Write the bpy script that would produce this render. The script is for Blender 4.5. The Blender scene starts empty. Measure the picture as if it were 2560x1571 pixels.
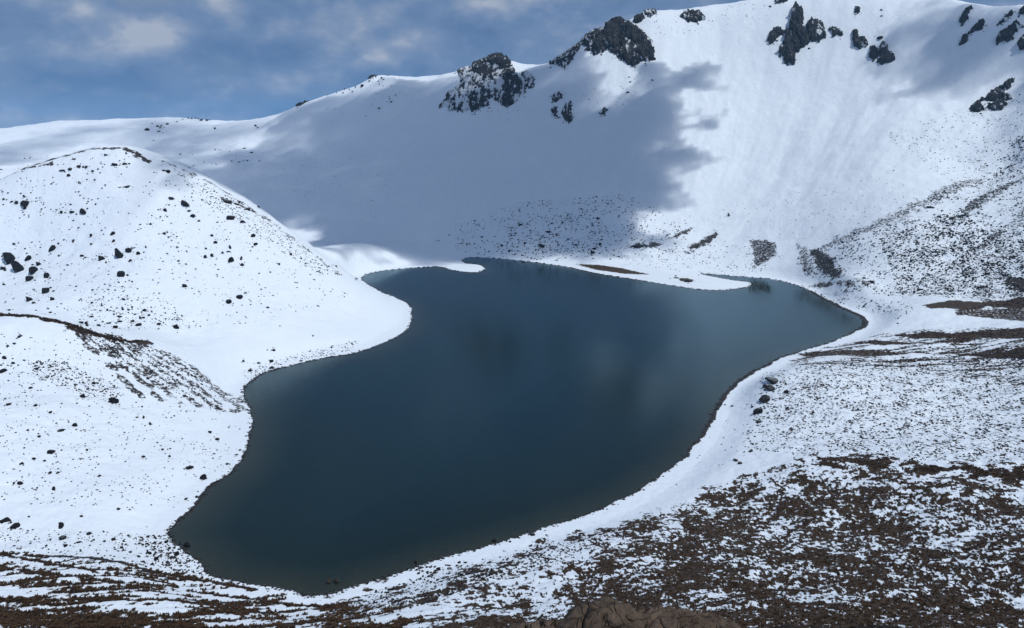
import bpy, math, random
import numpy as np

R = math.radians
random.seed(7)
rng = np.random.default_rng(11)
scene = bpy.context.scene
col = scene.collection

# ------------------------------------------------------------------ camera
H = 150.0                      # camera height above the lake
PITCH = R(13.0)
FPX = 2009.0                   # focal length in pixels of the 2560 px wide photograph
IW, IH = 2560.0, 1571.0
cam_d = bpy.data.cameras.new('camera')
cam_d.sensor_width = 36.0
cam_d.lens = 36.0 * FPX / IW
cam_d.clip_start = 0.5
cam_d.clip_end = 40000
cam = bpy.data.objects.new('camera', cam_d)
cam.location = (0, 0, H)
cam.rotation_euler = (math.pi / 2 - PITCH, 0, 0)
col.objects.link(cam)
scene.camera = cam

# ------------------------------------------------------------------ sun and sky
SUN = np.array([0.42, -0.34, 0.84]); SUN = SUN / np.linalg.norm(SUN)
SUN_EL = math.asin(SUN[2]); SUN_AZ = math.atan2(SUN[0], SUN[1])
sd_ = bpy.data.lights.new('sun', 'SUN')
sd_.energy = 3.1
sd_.angle = R(0.6)
sd_.color = (1.0, 0.955, 0.885)
sun = bpy.data.objects.new('sun', sd_)
from mathutils import Vector, Matrix
sun.rotation_euler = Vector(SUN).to_track_quat('Z', 'Y').to_euler()
sun.location = (300, -200, 900)
col.objects.link(sun)

world = bpy.data.worlds.new('World')
scene.world = world
world.use_nodes = True
wn, wl = world.node_tree.nodes, world.node_tree.links
wn.clear()
def N(nt, t, **kw):
    n = nt.nodes.new(t)
    for k, v in kw.items():
        setattr(n, k, v)
    return n
def math_node(nt, op, a, b=None, clamp=False):
    m = N(nt, 'ShaderNodeMath', operation=op)
    m.use_clamp = clamp
    for i, v in enumerate((a, b)):
        if v is None: continue
        if isinstance(v, (int, float)): m.inputs[i].default_value = v
        else: nt.links.new(v, m.inputs[i])
    return m.outputs[0]
def mixc(nt, fac, a, b):
    m = N(nt, 'ShaderNodeMix', data_type='RGBA')
    for s, v in ((0, fac), (6, a), (7, b)):
        if isinstance(v, (int, float)): m.inputs[s].default_value = v
        elif isinstance(v, tuple): m.inputs[s].default_value = (*v, 1)
        else: nt.links.new(v, m.inputs[s])
    return m.outputs[2]
def ramp(nt, fac, stops):
    r = N(nt, 'ShaderNodeValToRGB')
    e = r.color_ramp.elements
    while len(e) < len(stops): e.new(0.5)
    for i, (p, c) in enumerate(stops):
        e[i].position = p
        e[i].color = (*c, 1) if isinstance(c, tuple) else (c, c, c, 1)
    nt.links.new(fac, r.inputs[0])
    return r.outputs[0]
def noise(nt, vec, scale, detail=4, rough=0.5, dist=0.0):
    n = N(nt, 'ShaderNodeTexNoise')
    n.inputs['Scale'].default_value = scale
    n.inputs['Detail'].default_value = detail
    n.inputs['Roughness'].default_value = rough
    n.inputs['Distortion'].default_value = dist
    if vec is not None: nt.links.new(vec, n.inputs['Vector'])
    return n.outputs[0]
nt = world.node_tree
sky = N(nt, 'ShaderNodeTexSky')
sky.sky_type = 'NISHITA'
sky.sun_disc = False
sky.sun_elevation = SUN_EL
sky.sun_rotation = SUN_AZ
sky.altitude = 4200
sky.air_density = 1.0
sky.dust_density = 0.6
tc = N(nt, 'ShaderNodeTexCoord')
mp = N(nt, 'ShaderNodeMapping')
mp.inputs['Scale'].default_value = (1.0, 1.0, 1.7)
mp.inputs['Location'].default_value = (3.3, 0.7, 2.2)
wl.new(tc.outputs['Generated'], mp.inputs[0])
n_big = noise(nt, mp.outputs[0], 5.0, 10, 0.5, 0.1)
n_lit = noise(nt, mp.outputs[0], 6.5, 10, 0.57, 0.25)
cover = ramp(nt, n_big, [(0.24, 0.0), (0.36, 0.7), (0.50, 1.0)])
body = ramp(nt, n_lit, [(0.33, (1.05, 2.1, 4.2)), (0.46, (1.6, 2.65, 4.6)), (0.58, (2.3, 3.2, 4.9)), (0.70, (3.4, 4.1, 5.5))])
gap = mixc(nt, 0.8, sky.outputs[0], (0.65, 1.8, 4.1))
deck = mixc(nt, cover, gap, body)
# billows in front of the deck: tops catch the sun, bases stay grey
up_ = N(nt, 'ShaderNodeVectorMath', operation='ADD'); up_.inputs[1].default_value = (0.012, -0.01, 0.05)
wl.new(mp.outputs[0], up_.inputs[0])
n_c = noise(nt, mp.outputs[0], 7.0, 10, 0.56, 0.0); n_u = noise(nt, up_.outputs[0], 7.0, 4, 0.5, 0.0)
lit_ = math_node(nt, 'ADD', math_node(nt, 'MULTIPLY', math_node(nt, 'SUBTRACT', n_c, n_u), 3.2), 0.45, clamp=True)
puff = ramp(nt, lit_, [(0.0, (1.1, 2.15, 4.2)), (0.45, (1.85, 2.9, 4.95)), (0.75, (2.95, 3.85, 5.6)), (1.0, (4.9, 5.5, 6.7))])
skyc = mixc(nt, ramp(nt, n_c, [(0.38, 0.0), (0.47, 0.9)]), deck, puff)
bg = N(nt, 'ShaderNodeBackground')
bg.inputs['Strength'].default_value = 0.082
wo = N(nt, 'ShaderNodeOutputWorld')
wl.new(skyc, bg.inputs[0]); wl.new(bg.outputs[0], wo.inputs[0])

scene.render.engine = 'CYCLES'
scene.view_settings.view_transform = 'Standard'
scene.view_settings.look = 'None'
scene.view_settings.exposure = 0.0
scene.view_settings.gamma = 1.0
scene.view_settings.use_curve_mapping = False
scene.cycles.volume_bounces = 1

# ------------------------------------------------------------------ numpy noise
def _hash(ix, iy, s):
    h = (ix.astype(np.int64) * 374761393 + iy.astype(np.int64) * 668265263 + s * 1442695041) & 0xffffffff
    h = ((h ^ (h >> 13)) * 1274126177) & 0xffffffff
    return (h ^ (h >> 16)) & 0xffffffff
def pn(x, y, s=0):
    """gradient noise, about -0.7..0.7"""
    x0, y0 = np.floor(x), np.floor(y)
    fx, fy = x - x0, y - y0
    u = fx * fx * fx * (fx * (fx * 6 - 15) + 10)
    v = fy * fy * fy * (fy * (fy * 6 - 15) + 10)
    out = []
    for dy in (0, 1):
        for dx in (0, 1):
            a = _hash(x0 + dx, y0 + dy, s) * (2 * np.pi / 4294967296.0)
            out.append(np.cos(a) * (fx - dx) + np.sin(a) * (fy - dy))
    return (out[0] * (1 - u) + out[1] * u) * (1 - v) + (out[2] * (1 - u) + out[3] * u) * v
def fbm(x, y, o=4, s=0, g=0.5):
    t, a = np.zeros_like(x), 1.0
    for i in range(o):
        t += a * pn(x, y, s + i * 17)
        x, y, a = x * 2.03 + 5.2, y * 2.03 + 1.7, a * g
    return t
def ridged(x, y, o=4, s=0, g=0.55):
    t, a, tot = np.zeros_like(x), 1.0, 0.0
    for i in range(o):
        t += a * (1 - 2.0 * np.abs(pn(x, y, s + i * 31)))
        tot += a
        x, y, a = x * 2.07 + 3.1, y * 2.07 + 7.7, a * g
    return t / tot
def sstep(a, b, x):
    t = np.clip((x - a) / (b - a), 0, 1)
    return t * t * (3 - 2 * t)

# ------------------------------------------------------------------ photograph pixel -> direction -> point
CT, ST = math.cos(PITCH), math.sin(PITCH)
def ray(u, v):
    a = (np.asarray(u, float) - IW / 2) / FPX
    b = -(np.asarray(v, float) - IH / 2) / FPX
    return a, CT + b * ST, -ST + b * CT
K = 2560.0 / 2464.0            # control points below were read on a 2464 px wide view
def at(u, v, Y):
    x, y, z = ray(u * K, v * K)
    t = Y / y
    return (float(x * t), Y, float(H + z * t))
def on_lake(u, v):
    x, y, z = ray(u * K, v * K)
    t = -H / z
    return (float(x * t), float(y * t))

shore_px = [(870,668),(905,655),(960,648),(1020,643),(1060,643),(1085,650),(1120,655),(1150,656),(1166,649),(1163,641),(1142,636),
 (1122,634),(1113,628),(1125,621),(1160,620),(1220,624),(1290,632),(1360,642),(1400,651),(1450,661),(1530,673),(1620,688),(1700,698),
 (1760,697),(1800,691),(1810,683),(1795,678),(1760,674),(1722,667),(1690,660),(1722,661),(1770,665),(1850,671),(1900,682),(1940,696),(1980,720),
 (2030,745),(2062,759),(2078,775),(2070,789),(2020,815),(1950,838),(1880,860),(1840,880),(1790,905),(1750,940),(1720,985),(1690,1040),
 (1650,1095),(1590,1145),(1520,1190),(1420,1235),(1300,1275),(1190,1310),(1060,1345),(960,1380),(880,1403),(820,1421),(790,1430),
 (735,1433),(690,1421),(600,1406),(520,1390),(480,1355),(440,1320),(405,1285),(430,1255),(470,1215),(510,1170),(555,1140),(585,1100),
 (603,1050),(605,1010),(600,980),(585,945),(600,920),(640,897),(700,881),(780,863),(850,851),(910,831),(960,808),(985,785),(991,757),
 (985,735),(960,720),(920,704),(885,684)]
sp = np.array([on_lake(*p) for p in shore_px])
def catmull(P, n):
    out = []
    m = len(P)
    for i in range(m):
        p0, p1, p2, p3 = P[i - 1], P[i], P[(i + 1) % m], P[(i + 2) % m]
        for k in range(n):
            t = k / n
            out.append(0.5 * ((2 * p1) + (-p0 + p2) * t + (2 * p0 - 5 * p1 + 4 * p2 - p3) * t * t + (-p0 + 3 * p1 - 3 * p2 + p3) * t ** 3))
    return np.array(out)
shore = catmull(sp, 4)
def poly_sd(px, py, poly, closed=True):
    """signed distance, positive inside"""
    d2 = np.full(px.shape, 1e18)
    ins = np.zeros(px.shape, bool)
    n = len(poly)
    for i in range(n if closed else n - 1):
        ax, ay = poly[i]; bx, by = poly[(i + 1) % n]
        ex, ey = bx - ax, by - ay
        L = ex * ex + ey * ey + 1e-12
        wx, wy = px - ax, py - ay
        t = np.clip((wx * ex + wy * ey) / L, 0, 1)
        d2 = np.minimum(d2, (wx - t * ex) ** 2 + (wy - t * ey) ** 2)
        if closed:
            c = (ay <= py) != (by <= py)
            ins ^= c & (px < ax + (py - ay) * ex / (ey if abs(ey) > 1e-12 else 1e-12))
    d = np.sqrt(d2)
    return np.where(ins, d, -d) if closed else d

# ------------------------------------------------------------------ terrain control points
rim = [(-250,345,1750),(-100,345,1700),(0,341,1650),(75,327,1650),(150,306,1650),(250,291,1600),(350,291,1600),(450,284,1550),(530,292,1550),
 (600,294,1550),(640,282,1500),(700,264,1480),(740,246,1470),(800,226,1450),(860,208,1430),(905,186,1420),(935,186,1420),(985,189,1420),(1060,187,1400),
 (1110,176,1390),(1150,158,1385),(1190,142,1380),(1230,152,1375),(1290,158,1370),(1340,144,1360),(1390,112,1350),(1440,82,1340),(1490,66,1330),
 (1530,46,1330),(1550,36,1330),(1620,27,1340),(1700,17,1340),(1800,5,1330),(1900,-8,1310),(2000,-22,1290),(2100,-22,1260),(2200,-12,1230),(2300,2,1180),
 (2400,14,1130),(2464,14,1100),(2600,10,1000),(2800,0,850)]
ctrl = [at(*p) for p in rim]
for p in rim:
    x, y, z = at(*p)
    ctrl.append((x * 1.10, y * 1.10, z - 45))
    ctrl.append((x * 1.28, y * 1.28, z - 110))
mid = [  # back wall
 (1200,590,960),(1200,400,1150),(1200,250,1290),(1450,590,930),(1450,420,1080),(1450,250,1215),(1700,575,930),(1700,400,1070),(1700,250,1180),(1700,100,1280),
 (1000,570,990),(1000,420,1160),(1000,290,1330),(800,570,1010),(800,450,1150),(800,330,1330),(620,470,1150),(500,400,1250),(500,340,1400),(200,345,1380),(0,400,1220),
 (1900,560,880),(1900,400,1020),(1900,200,1180),
 # right wall
 (2000,690,690),(2050,600,770),(2050,450,900),(2050,300,1040),(2050,150,1160),(2250,600,720),(2250,450,840),(2250,300,970),(2250,150,1090),
 (2464,740,590),(2464,600,690),(2464,400,850),(2464,190,1000),(2200,740,610),
 # meadow at the right of the lake
 (2464,850,475),(2200,850,500),(2464,950,400),(2200,950,410),(1900,900,430),(1850,1000,385),(2100,1050,345),(2464,1050,332),
 # near shoulder
 (1900,1122,310),(2100,1112,300),(2300,1122,285),(2464,1132,275),(1800,1200,290),(1650,1250,277),(2100,1250,255),(2464,1350,205),(1600,1350,235),
 (2464,1512,165),(2000,1512,160),(1600,1512,172),(1232,1450,216),(1232,1512,192),(1000,1500,202),(1000,1440,224),
 # foreground left
 (700,1500,214),(400,1512,205),(400,1450,221),(0,1512,195),(0,1400,230),(0,1310,261),(200,1380,236),(-250,1450,200),
 # near-left low hill
 (0,1200,287),(200,1200,291),(300,1050,350),(100,1000,347),(0,900,386),(300,900,411),(450,1050,366),
 (0,758,430),(100,767,430),(200,791,435),(300,819,445),(360,824,458),(-200,760,430),
 # valley behind it
 (250,780,500),(420,800,505),(500,850,480),(0,715,545),(-200,720,540),
 # dome
 (240,358,700),(150,375,700),(60,408,690),(0,434,680),(-150,500,660),(300,361,698),(350,378,696),(400,394,692),(450,415,686),(520,451,680),(580,488,675),(640,529,670),
 (700,571,665),(750,608,660),(800,643,657),(865,691,655),(300,480,640),(300,600,592),(150,600,610),(600,650,600),(450,560,625),(850,762,600),(300,710,530),(600,780,535),(0,600,622)]
ctrl += [at(*p) for p in mid]
for (u, v, Y) in [(240,358,700),(60,408,690),(400,394,692),(520,451,680),(640,529,670),(750,608,660)]:
    x, y, z = at(u, v, Y)
    ctrl.append((x - 5, y + 70, z - 16)); ctrl.append((x - 15, y + 170, max(z - 75, 25)))
ctrl += [(-30,780,4),(-110,800,10),(-160,880,22)]
# the slope under and behind the camera, and the land beyond the frame
ctrl += [(0,0,148.2),(0,-15,150),(0,20,131),(0,60,97),(0,120,57),(-60,60,95),(60,60,97),(-80,130,50),(90,110,66),(-20,10,139),(20,10,140),
 (0,-80,165),(-200,-60,150),(200,-60,165),(-160,60,75),(170,90,72),(0,-400,150),(300,-300,170),(-300,-300,150),(-350,150,55),(-420,380,75),(330,180,62),
 (420,330,95),(520,520,130),(-650,300,140),(700,200,220),(-650,600,110),(800,600,290),(-900,900,130),(-800,-400,120),(800,-400,200),
 (1400,400,120),(1500,1000,120),(-1600,600,60),(0,-1200,60),(-1200,-1200,40),(1200,-1200,40)]
for k in range(16):
    a = 2 * math.pi * k / 16
    ctrl.append((3300 * math.sin(a), 3300 * math.cos(a), -60.0)); ctrl.append((9000 * math.sin(a), 9000 * math.cos(a), -200.0))
for p in sp[::2]: ctrl.append((p[0], p[1], 0.6))
for p in [(1232,800),(1232,1000),(1000,1200),(1500,900),(800,1300),(1600,760),(1400,1100),(1000,900),(1900,760)]:
    q = on_lake(*p); ctrl.append((q[0], q[1], -10.0))
C = np.array(ctrl, float)
S = 1000.0
def tps(d2):
    return np.where(d2 > 0, 0.5 * d2 * np.log(np.maximum(d2, 1e-20)), 0.0)
n = len(C)
xy = C[:, :2] / S
A = tps(((xy[:, None, :] - xy[None, :, :]) ** 2).sum(-1)) + np.eye(n) * 1e-7
P1 = np.c_[np.ones(n), xy]
M = np.block([[A, P1], [P1.T, np.zeros((3, 3))]])
sol = np.linalg.solve(M, np.r_[C[:, 2], 0, 0, 0])
def rbf(x, y):
    sh = x.shape
    x, y = x.ravel() / S, y.ravel() / S
    out = np.empty_like(x)
    for i in range(0, len(x), 20000):
        X, Y = x[i:i + 20000, None], y[i:i + 20000, None]
        out[i:i + 20000] = tps((X - xy[:, 0]) ** 2 + (Y - xy[:, 1]) ** 2) @ sol[:n] + sol[n] + X[:, 0] * sol[n + 1] + Y[:, 0] * sol[n + 2]
    return out.reshape(sh)

# polar grid round the camera's foot point
rr = [0.0, 1.0]
while rr[-1] < 90: rr.append(rr[-1] * 1.07)
while rr[-1] < 320: rr.append(rr[-1] + 0.95)
while rr[-1] < 900: rr.append(rr[-1] + 0.95 + (rr[-1] - 320) * 0.0038)
while rr[-1] < 1780: rr.append(rr[-1] + 3.0)
while rr[-1] < 9000: rr.append(rr[-1] * 1.09)
rr = np.array(rr)
fine = np.arange(-38, 38.001, 0.095)
az = np.r_[np.linspace(-180, -38, 60)[:-1], fine, np.linspace(fine[-1], 180, 60)[1:-1]] * math.pi / 180
NR, NA = len(rr), len(az)
def coarse_index(nv, step):
    idx = list(range(0, nv, step))
    if idx[-1] != nv - 1: idx.append(nv - 1)
    return np.array(idx)
ci, cj = coarse_index(NR, 6), coarse_index(NA, 8)
RC, AC = np.meshgrid(rr[ci], az[cj], indexing='ij')
ZC = rbf(RC * np.sin(AC), RC * np.cos(AC))
def interp_mat(t, k):
    """cubic (Catmull-Rom, non-uniform) interpolation matrix from knots k to points t"""
    m = len(k)
    W = np.zeros((len(t), m))
    j = np.clip(np.searchsorted(k, t, side='right') - 1, 0, m - 2)
    h = k[j + 1] - k[j]
    s = (t - k[j]) / h
    h00, h10, h01, h11 = 2*s**3-3*s**2+1, s**3-2*s**2+s, -2*s**3+3*s**2, s**3-s**2
    I = np.arange(len(t))
    W[I, j] += h00; W[I, j + 1] += h01
    jm, jp = np.maximum(j - 1, 0), np.minimum(j + 2, m - 1)
    d0, d1 = k[j + 1] - k[jm], k[jp] - k[j]
    W[I, j + 1] += h10 * h / d0; W[I, jm] -= h10 * h / d0
    W[I, jp] += h11 * h / d1; W[I, j] -= h11 * h / d1
    return W
Z = interp_mat(rr, rr[ci]) @ ZC @ interp_mat(az, az[cj]).T
RG, AG = np.meshgrid(rr, az, indexing='ij')
X, Y = RG * np.sin(AG), RG * np.cos(AG)
# signed distance to the shore (positive outside)
D = np.full(X.shape, 1e4)
x0, x1, y0, y1 = shore[:, 0].min() - 120, shore[:, 0].max() + 120, shore[:, 1].min() - 120, shore[:, 1].max() + 120
bb = (X > x0) & (X < x1) & (Y > y0) & (Y < y1)
D[bb] = -poly_sd(X[bb], Y[bb], shore)
D = np.where(np.abs(D) < 100, D + fbm(X / 5, Y / 5, 3, 191) * 0.8 + fbm(X / 17, Y / 17, 2, 193) * 1.3, D)
# relief
amp = sstep(4, 60, D)
Z += amp * (fbm(X / 90, Y / 90, 3, 3) * 3.0 * sstep(250, 600, RG) + fbm(X / 28, Y / 28, 3, 5) * 1.3 + fbm(X / 11, Y / 6.5, 4, 8, 0.6) * 0.62 * sstep(30, 100, RG))
LC = (60.0, 560.0)             # middle of the crater floor: gullies run down towards it
ga, gr = np.arctan2(X - LC[0], Y - LC[1]), np.hypot(X - LC[0], Y - LC[1])
wall = sstep(420, 560, gr) * (1 - sstep(1200, 1500, RG)) * sstep(500, 700, Y)
Z += wall * (fbm(ga * 16, gr / 420, 3, 21) * 2.2 + ridged(ga * 60, gr / 200, 3, 25) * 0.45)
# terracettes on the near-left slope and hummocks on the near-right shoulder
ter = sstep(-40, -120, X + 0 * Y) * (1 - sstep(230, 270, Y)) * sstep(90, 120, RG)
Z += ter * amp * fbm((X * 0.93 + Y * 0.36) / 40, (Y * 0.93 - X * 0.36) / 5.0, 3, 61) * 1.1
hum = sstep(-20, 30, X) * (1 - sstep(290, 330, Y)) * sstep(90, 120, RG)
Z += hum * amp * fbm(X / 3.2, Y / 3.2, 3, 71) * 0.45
# shore: never under water outside, a shelving bed inside
bank = np.where(D > 0, np.maximum(Z * sstep(0, 26, D), 0.05 + 0.085 * D * (1 - sstep(10, 60, D)) + 0.06 * D * sstep(10, 60, D) * (D < 200)), 0)
low = np.minimum(D, 60)
Zout = np.where(D < 120, np.maximum(Z * sstep(0, 26, D), 0.04 + 0.075 * low), Z)
bed = 0.085 * D * (1 + 0.35 * sstep(3, 60, -D)) + 0.02
shallow = -poly_sd(X[bb], Y[bb], np.array([on_lake(*p) for p in [(1850,690),(2090,700),(2090,800),(1950,850),(1880,800),(1780,720)]]))
Z = np.where(D > 0, Zout, np.maximum(bed, -28.0) + 0.0)
Z += np.where((D < 0) & (D > -14), fbm(X / 2.2, Y / 2.2, 2, 44) * 0.16, 0)
Z[0, :] = Z[0, :].mean()

NX = None
def lookup(F, x, y):
    x, y = np.asarray(x, float), np.asarray(y, float)
    r, a = np.hypot(x, y), np.arctan2(x, y)
    i = np.clip(np.searchsorted(rr, r, side='right') - 1, 0, NR - 2)
    j = np.clip(np.searchsorted(az, a, side='right') - 1, 0, NA - 2)
    s = np.clip((r - rr[i]) / (rr[i + 1] - rr[i]), 0, 1)
    t = np.clip((a - az[j]) / (az[j + 1] - az[j]), 0, 1)
    return (F[i, j] * (1 - s) + F[i + 1, j] * s) * (1 - t) + (F[i, j + 1] * (1 - s) + F[i + 1, j + 1] * s) * t
def hz(x, y): return lookup(Z, x, y)
def hn(x, y, e=1.5):
    dx = (hz(x + e, y) - hz(x - e, y)) / (2 * e); dy = (hz(x, y + e) - hz(x, y - e)) / (2 * e)
    l = np.sqrt(dx * dx + dy * dy + 1)
    return -dx / l, -dy / l, 1 / l
ZV = np.maximum(Z, 0.0)
I0 = int(np.searchsorted(rr, 60.0))
def cast(u, v):
    """first point of the land or lake on the line of sight through photograph pixels u, v; crest when it misses"""
    u, v = np.atleast_1d(np.asarray(u, float)), np.atleast_1d(np.asarray(v, float))
    dx, dy, dz = ray(u, v)
    a, te = np.arctan2(dx, dy), dz / np.hypot(dx, dy)
    j = np.clip(np.searchsorted(az, a, side='right') - 1, 0, NA - 2)
    t = (a - az[j]) / (az[j + 1] - az[j])
    out = np.empty((len(u), 3)); hit = np.empty(len(u), bool)
    for k0 in range(0, len(u), 4000):
        s_ = slice(k0, k0 + 4000)
        pr = ZV[I0:, j[s_]] * (1 - t[s_]) + ZV[I0:, j[s_] + 1] * t[s_]
        g = pr - (H + rr[I0:, None] * te[s_][None, :])
        h = g >= 0
        ok = h.any(0)
        i = np.where(ok, h.argmax(0), np.argmax((pr - H) / rr[I0:, None], 0))
        i = np.clip(i, 1, None)
        c = np.arange(g.shape[1])
        g0, g1 = g[i - 1, c], g[i, c]
        f = np.where(ok, np.clip(-g0 / np.where(np.abs(g1 - g0) < 1e-9, 1e-9, g1 - g0), 0, 1), 1.0)
        r = rr[I0 + i - 1] * (1 - f) + rr[I0 + i] * f
        x, y = r * np.sin(a[s_]), r * np.cos(a[s_])
        out[s_] = np.c_[x, y, pr[i - 1, c] * (1 - f) + pr[i, c] * f]
        hit[s_] = ok
    return out, hit
def world_poly(px):
    p, _ = cast([q[0] for q in px], [q[1] for q in px])
    return p[:, :2]

# ------------------------------------------------------------------ where the snow has gone: value per terrain vertex
BARE = np.zeros_like(X); SOIL = np.zeros_like(X)
lowf = fbm(X / 22, Y / 22, 3, 101); midf = fbm(X / 7, Y / 7, 3, 107)
near = RG < 2000
def zone(px, val, edge=4.0, soil=0.0, rag=0.5, poly=None, field=None):
    poly = world_poly(px) if poly is None else poly
    m = 4 * edge + 10
    b = (X > poly[:, 0].min() - m) & (X < poly[:, 0].max() + m) & (Y > poly[:, 1].min() - m) & (Y < poly[:, 1].max() + m)
    if not b.any(): return
    sd = poly_sd(X[b], Y[b], poly) + edge * rag * 3 * (lowf[b] * 0.6 + midf[b])
    w = sstep(-edge, edge, sd)
    f = val if field is None else np.clip(val + field[b], 0, 1)
    nb = w * f
    up = nb > BARE[b]
    B_ = BARE[b]; B_[up] = nb[up]; BARE[b] = B_
    s_ = SOIL[b]; s_[up] = soil; SOIL[b] = s_
def line(px, val, width, soil=0.3, rag=0.6):
    p = world_poly(px)
    m = width * 4 + 6
    b = (X > p[:, 0].min() - m) & (X < p[:, 0].max() + m) & (Y > p[:, 1].min() - m) & (Y < p[:, 1].max() + m)
    d = poly_sd(X[b], Y[b], p, closed=False) + width * rag * 2 * midf[b]
    nb = val * (1 - sstep(width * 0.4, width * 1.1, d))
    up = nb > BARE[b]
    B_ = BARE[b]; B_[up] = nb[up]; BARE[b] = B_
    s_ = SOIL[b]; s_[up] = soil; SOIL[b] = s_
# near-right shoulder: tussock grass with snow between
zone([(800,1520),(880,1490),(1100,1440),(1300,1388),(1480,1330),(1700,1255),(1800,1205),(1900,1170),(2050,1148),(2250,1152),(2560,1188),(2800,1210),(2800,1800),(700,1800),(760,1540)],
     0.47, 9.0, 0.15, 0.6, field=lowf * 0.35 + midf * 0.22)
zone([(1500,1345),(1700,1275),(1860,1200),(2100,1190),(2560,1230),(2800,1230),(2800,1800),(1100,1800),(1120,1560),(1300,1480)], 0.66, 14.0, 0.05, 0.6, field=lowf * 0.4 + midf * 0.3)
zone([(1960,1152),(2060,1142),(2200,1142),(2300,1150),(2240,1166),(2060,1168)], 0.82, 7.0, 0.0, 0.8, field=midf * 0.5)
zone([(2230,1172),(2400,1160),(2600,1165),(2600,1215),(2450,1200),(2300,1196)], 0.82, 7.0, 0.0, 0.8, field=midf * 0.5)
zone([(1000,1600),(1060,1555),(1300,1548),(1500,1530),(1800,1515),(2100,1500),(2300,1480),(2600,1500),(2600,1800),(900,1800)], 0.80, 6.0, 0.0, 0.5, field=midf * 0.3)
# meadow right of the lake
zone([(1930,935),(2100,905),(2560,880),(2800,880),(2800,1180),(2300,1145),(2050,1130),(1900,1085),(1930,1010)], 0.29, 12.0, 0.4, 0.4, field=midf * 0.26 + lowf * 0.16)
strk = fbm(X / 46, Y / 5.5, 3, 131)
zone([(2010,880),(2180,840),(2330,825),(2560,812),(2800,800),(2800,935),(2300,935),(1950,925)], 0.40, 6.0, 0.25, 0.3, field=strk * 0.95)
for px, v in [([(2222,840),(2330,831),(2440,838),(2430,849),(2290,847)], .95), ([(2380,832),(2560,818),(2700,818),(2700,838),(2400,842)], .9),
              ([(2305,764),(2370,752),(2560,742),(2700,742),(2700,770),(2560,772),(2470,766),(2420,775),(2330,772)], .93),
              ([(2385,770),(2560,765),(2700,770),(2700,792),(2480,797),(2390,790)], .66),
              ([(2120,860),(2200,851),(2335,858),(2200,863)], .9), ([(2370,884),(2560,868),(2700,868),(2700,884),(2400,888)], .93),
              ([(1990,884),(2110,875),(2340,884),(2200,889),(2050,892)], .8), ([(2380,858),(2450,857),(2450,861),(2380,862)], .9)]:
    zone(px, v, 2.0, 0.15, 0.35)
# the row of dark bare hollows behind the near-right shore and the spit's bare back
zone([(1440,661),(1500,663),(1560,672),(1628,687),(1560,685),(1490,675)], 0.97, 1.6, 0.0, 0.2)
zone([(1697,697),(1720,696),(1740,703),(1700,704)], 0.9, 1.5, 0.2, 0.3)
# rock fans and ribs at the foot of the right wall
zone([(2024,625),(2052,622),(2082,640),(2100,672),(2104,694),(2060,694),(2040,668)], 0.78, 3.0, 0.9, 0.4)
zone([(1990,610),(2020,618),(2040,670),(2056,694),(2010,690),(1995,650)], 0.55, 4.0, 0.9, 0.4)
zone([(1872,600),(1920,596),(1945,612),(1936,640),(1900,668),(1880,672),(1884,640)], 0.64, 3.0, 0.9, 0.4)
zone([(2016,716),(2052,704),(2100,700),(2130,706),(2100,714),(2060,718)], 0.78, 3.0, 0.7, 0.5)
zone([(2130,700),(2180,704),(2190,724),(2150,726)], 0.55, 4.0, 0.8, 0.6)
zone([(1704,634),(1738,606),(1785,575),(1800,580),(1760,615),(1722,634)], 0.8, 4.0, 0.9, 0.6)
zone([(1570,616),(1600,610),(1656,604),(1654,616),(1600,624)], 0.8, 4.0, 0.9, 0.6)
zone([(1668,596),(1700,578),(1732,568),(1720,582),(1690,596)], 0.7, 3.0, 0.9, 0.6)
line([(2075,612),(2200,562),(2330,500),(2440,455)], 0.5, 12.0, 0.9)
line([(2400,545),(2450,500),(2530,458)], 0.6, 9.0, 0.9); line([(2420,530),(2480,490)], 0.5, 8.0, 0.9)
line([(2440,620),(2500,580)], 0.6, 6.0, 0.9)
for k in range(7):
    line([(2330 + k * 30, 700 - k * 12), (2420 + k * 30, 640 - k * 22), (2560 + k * 30, 540 - k * 34)], 0.42, 4.0, 0.9, 0.9); line([(2340,640),(2430,595)], 0.4, 4.0, 0.9)
zone([(2180,560),(2330,530),(2400,580),(2360,640),(2250,700),(2180,640)], 0.24, 14.0, 0.9, 0.4, field=midf * 0.3)
zone([(2380,660),(2560,600),(2800,560),(2800,745),(2400,745),(2250,725)], 0.34, 14.0, 0.8, 0.4, field=midf * 0.4 + lowf * .2)
zone([(2400,400),(2560,250),(2800,150),(2800,560),(2480,590),(2440,500)], 0.17, 20.0, 0.9, 0.4, field=midf * 0.35)
zone([(2510,700),(2560,690),(2800,690),(2800,730),(2530,725)], 0.8, 4.0, 0.6, 0.5)
# near-left slope: long streaks along the terracettes
tl = fbm((X * 0.95 + Y * 0.30) / 30, (Y * 0.95 - X * 0.30) / 3.4, 3, 151)
zone([(-300,1345),(0,1374),(180,1386),(420,1425),(640,1470),(820,1505),(900,1535),(920,1800),(-300,1800)], 0.30, 5.0, 0.75, 0.2, field=tl * 0.9)
zone([(-300,1425),(0,1422),(160,1436),(330,1462),(560,1500),(760,1530),(1000,1530),(1000,1800),(-300,1800)], 0.5, 6.0, 0.5, 0.5, field=tl * 0.9)
zone([(-300,1535),(0,1520),(180,1528),(420,1552),(560,1562),(900,1556),(1050,1545),(1100,1800),(-300,1800)], 0.86, 5.0, 0.2, 0.6, field=tl * 0.6)
line([(60,1388),(200,1394),(330,1415),(480,1445),(640,1475)], 0.9, 1.2, 0.8, 0.4)
line([(10,1388),(120,1408),(250,1435),(420,1452)], 0.85, 1.0, 0.8, 0.4)
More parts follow.
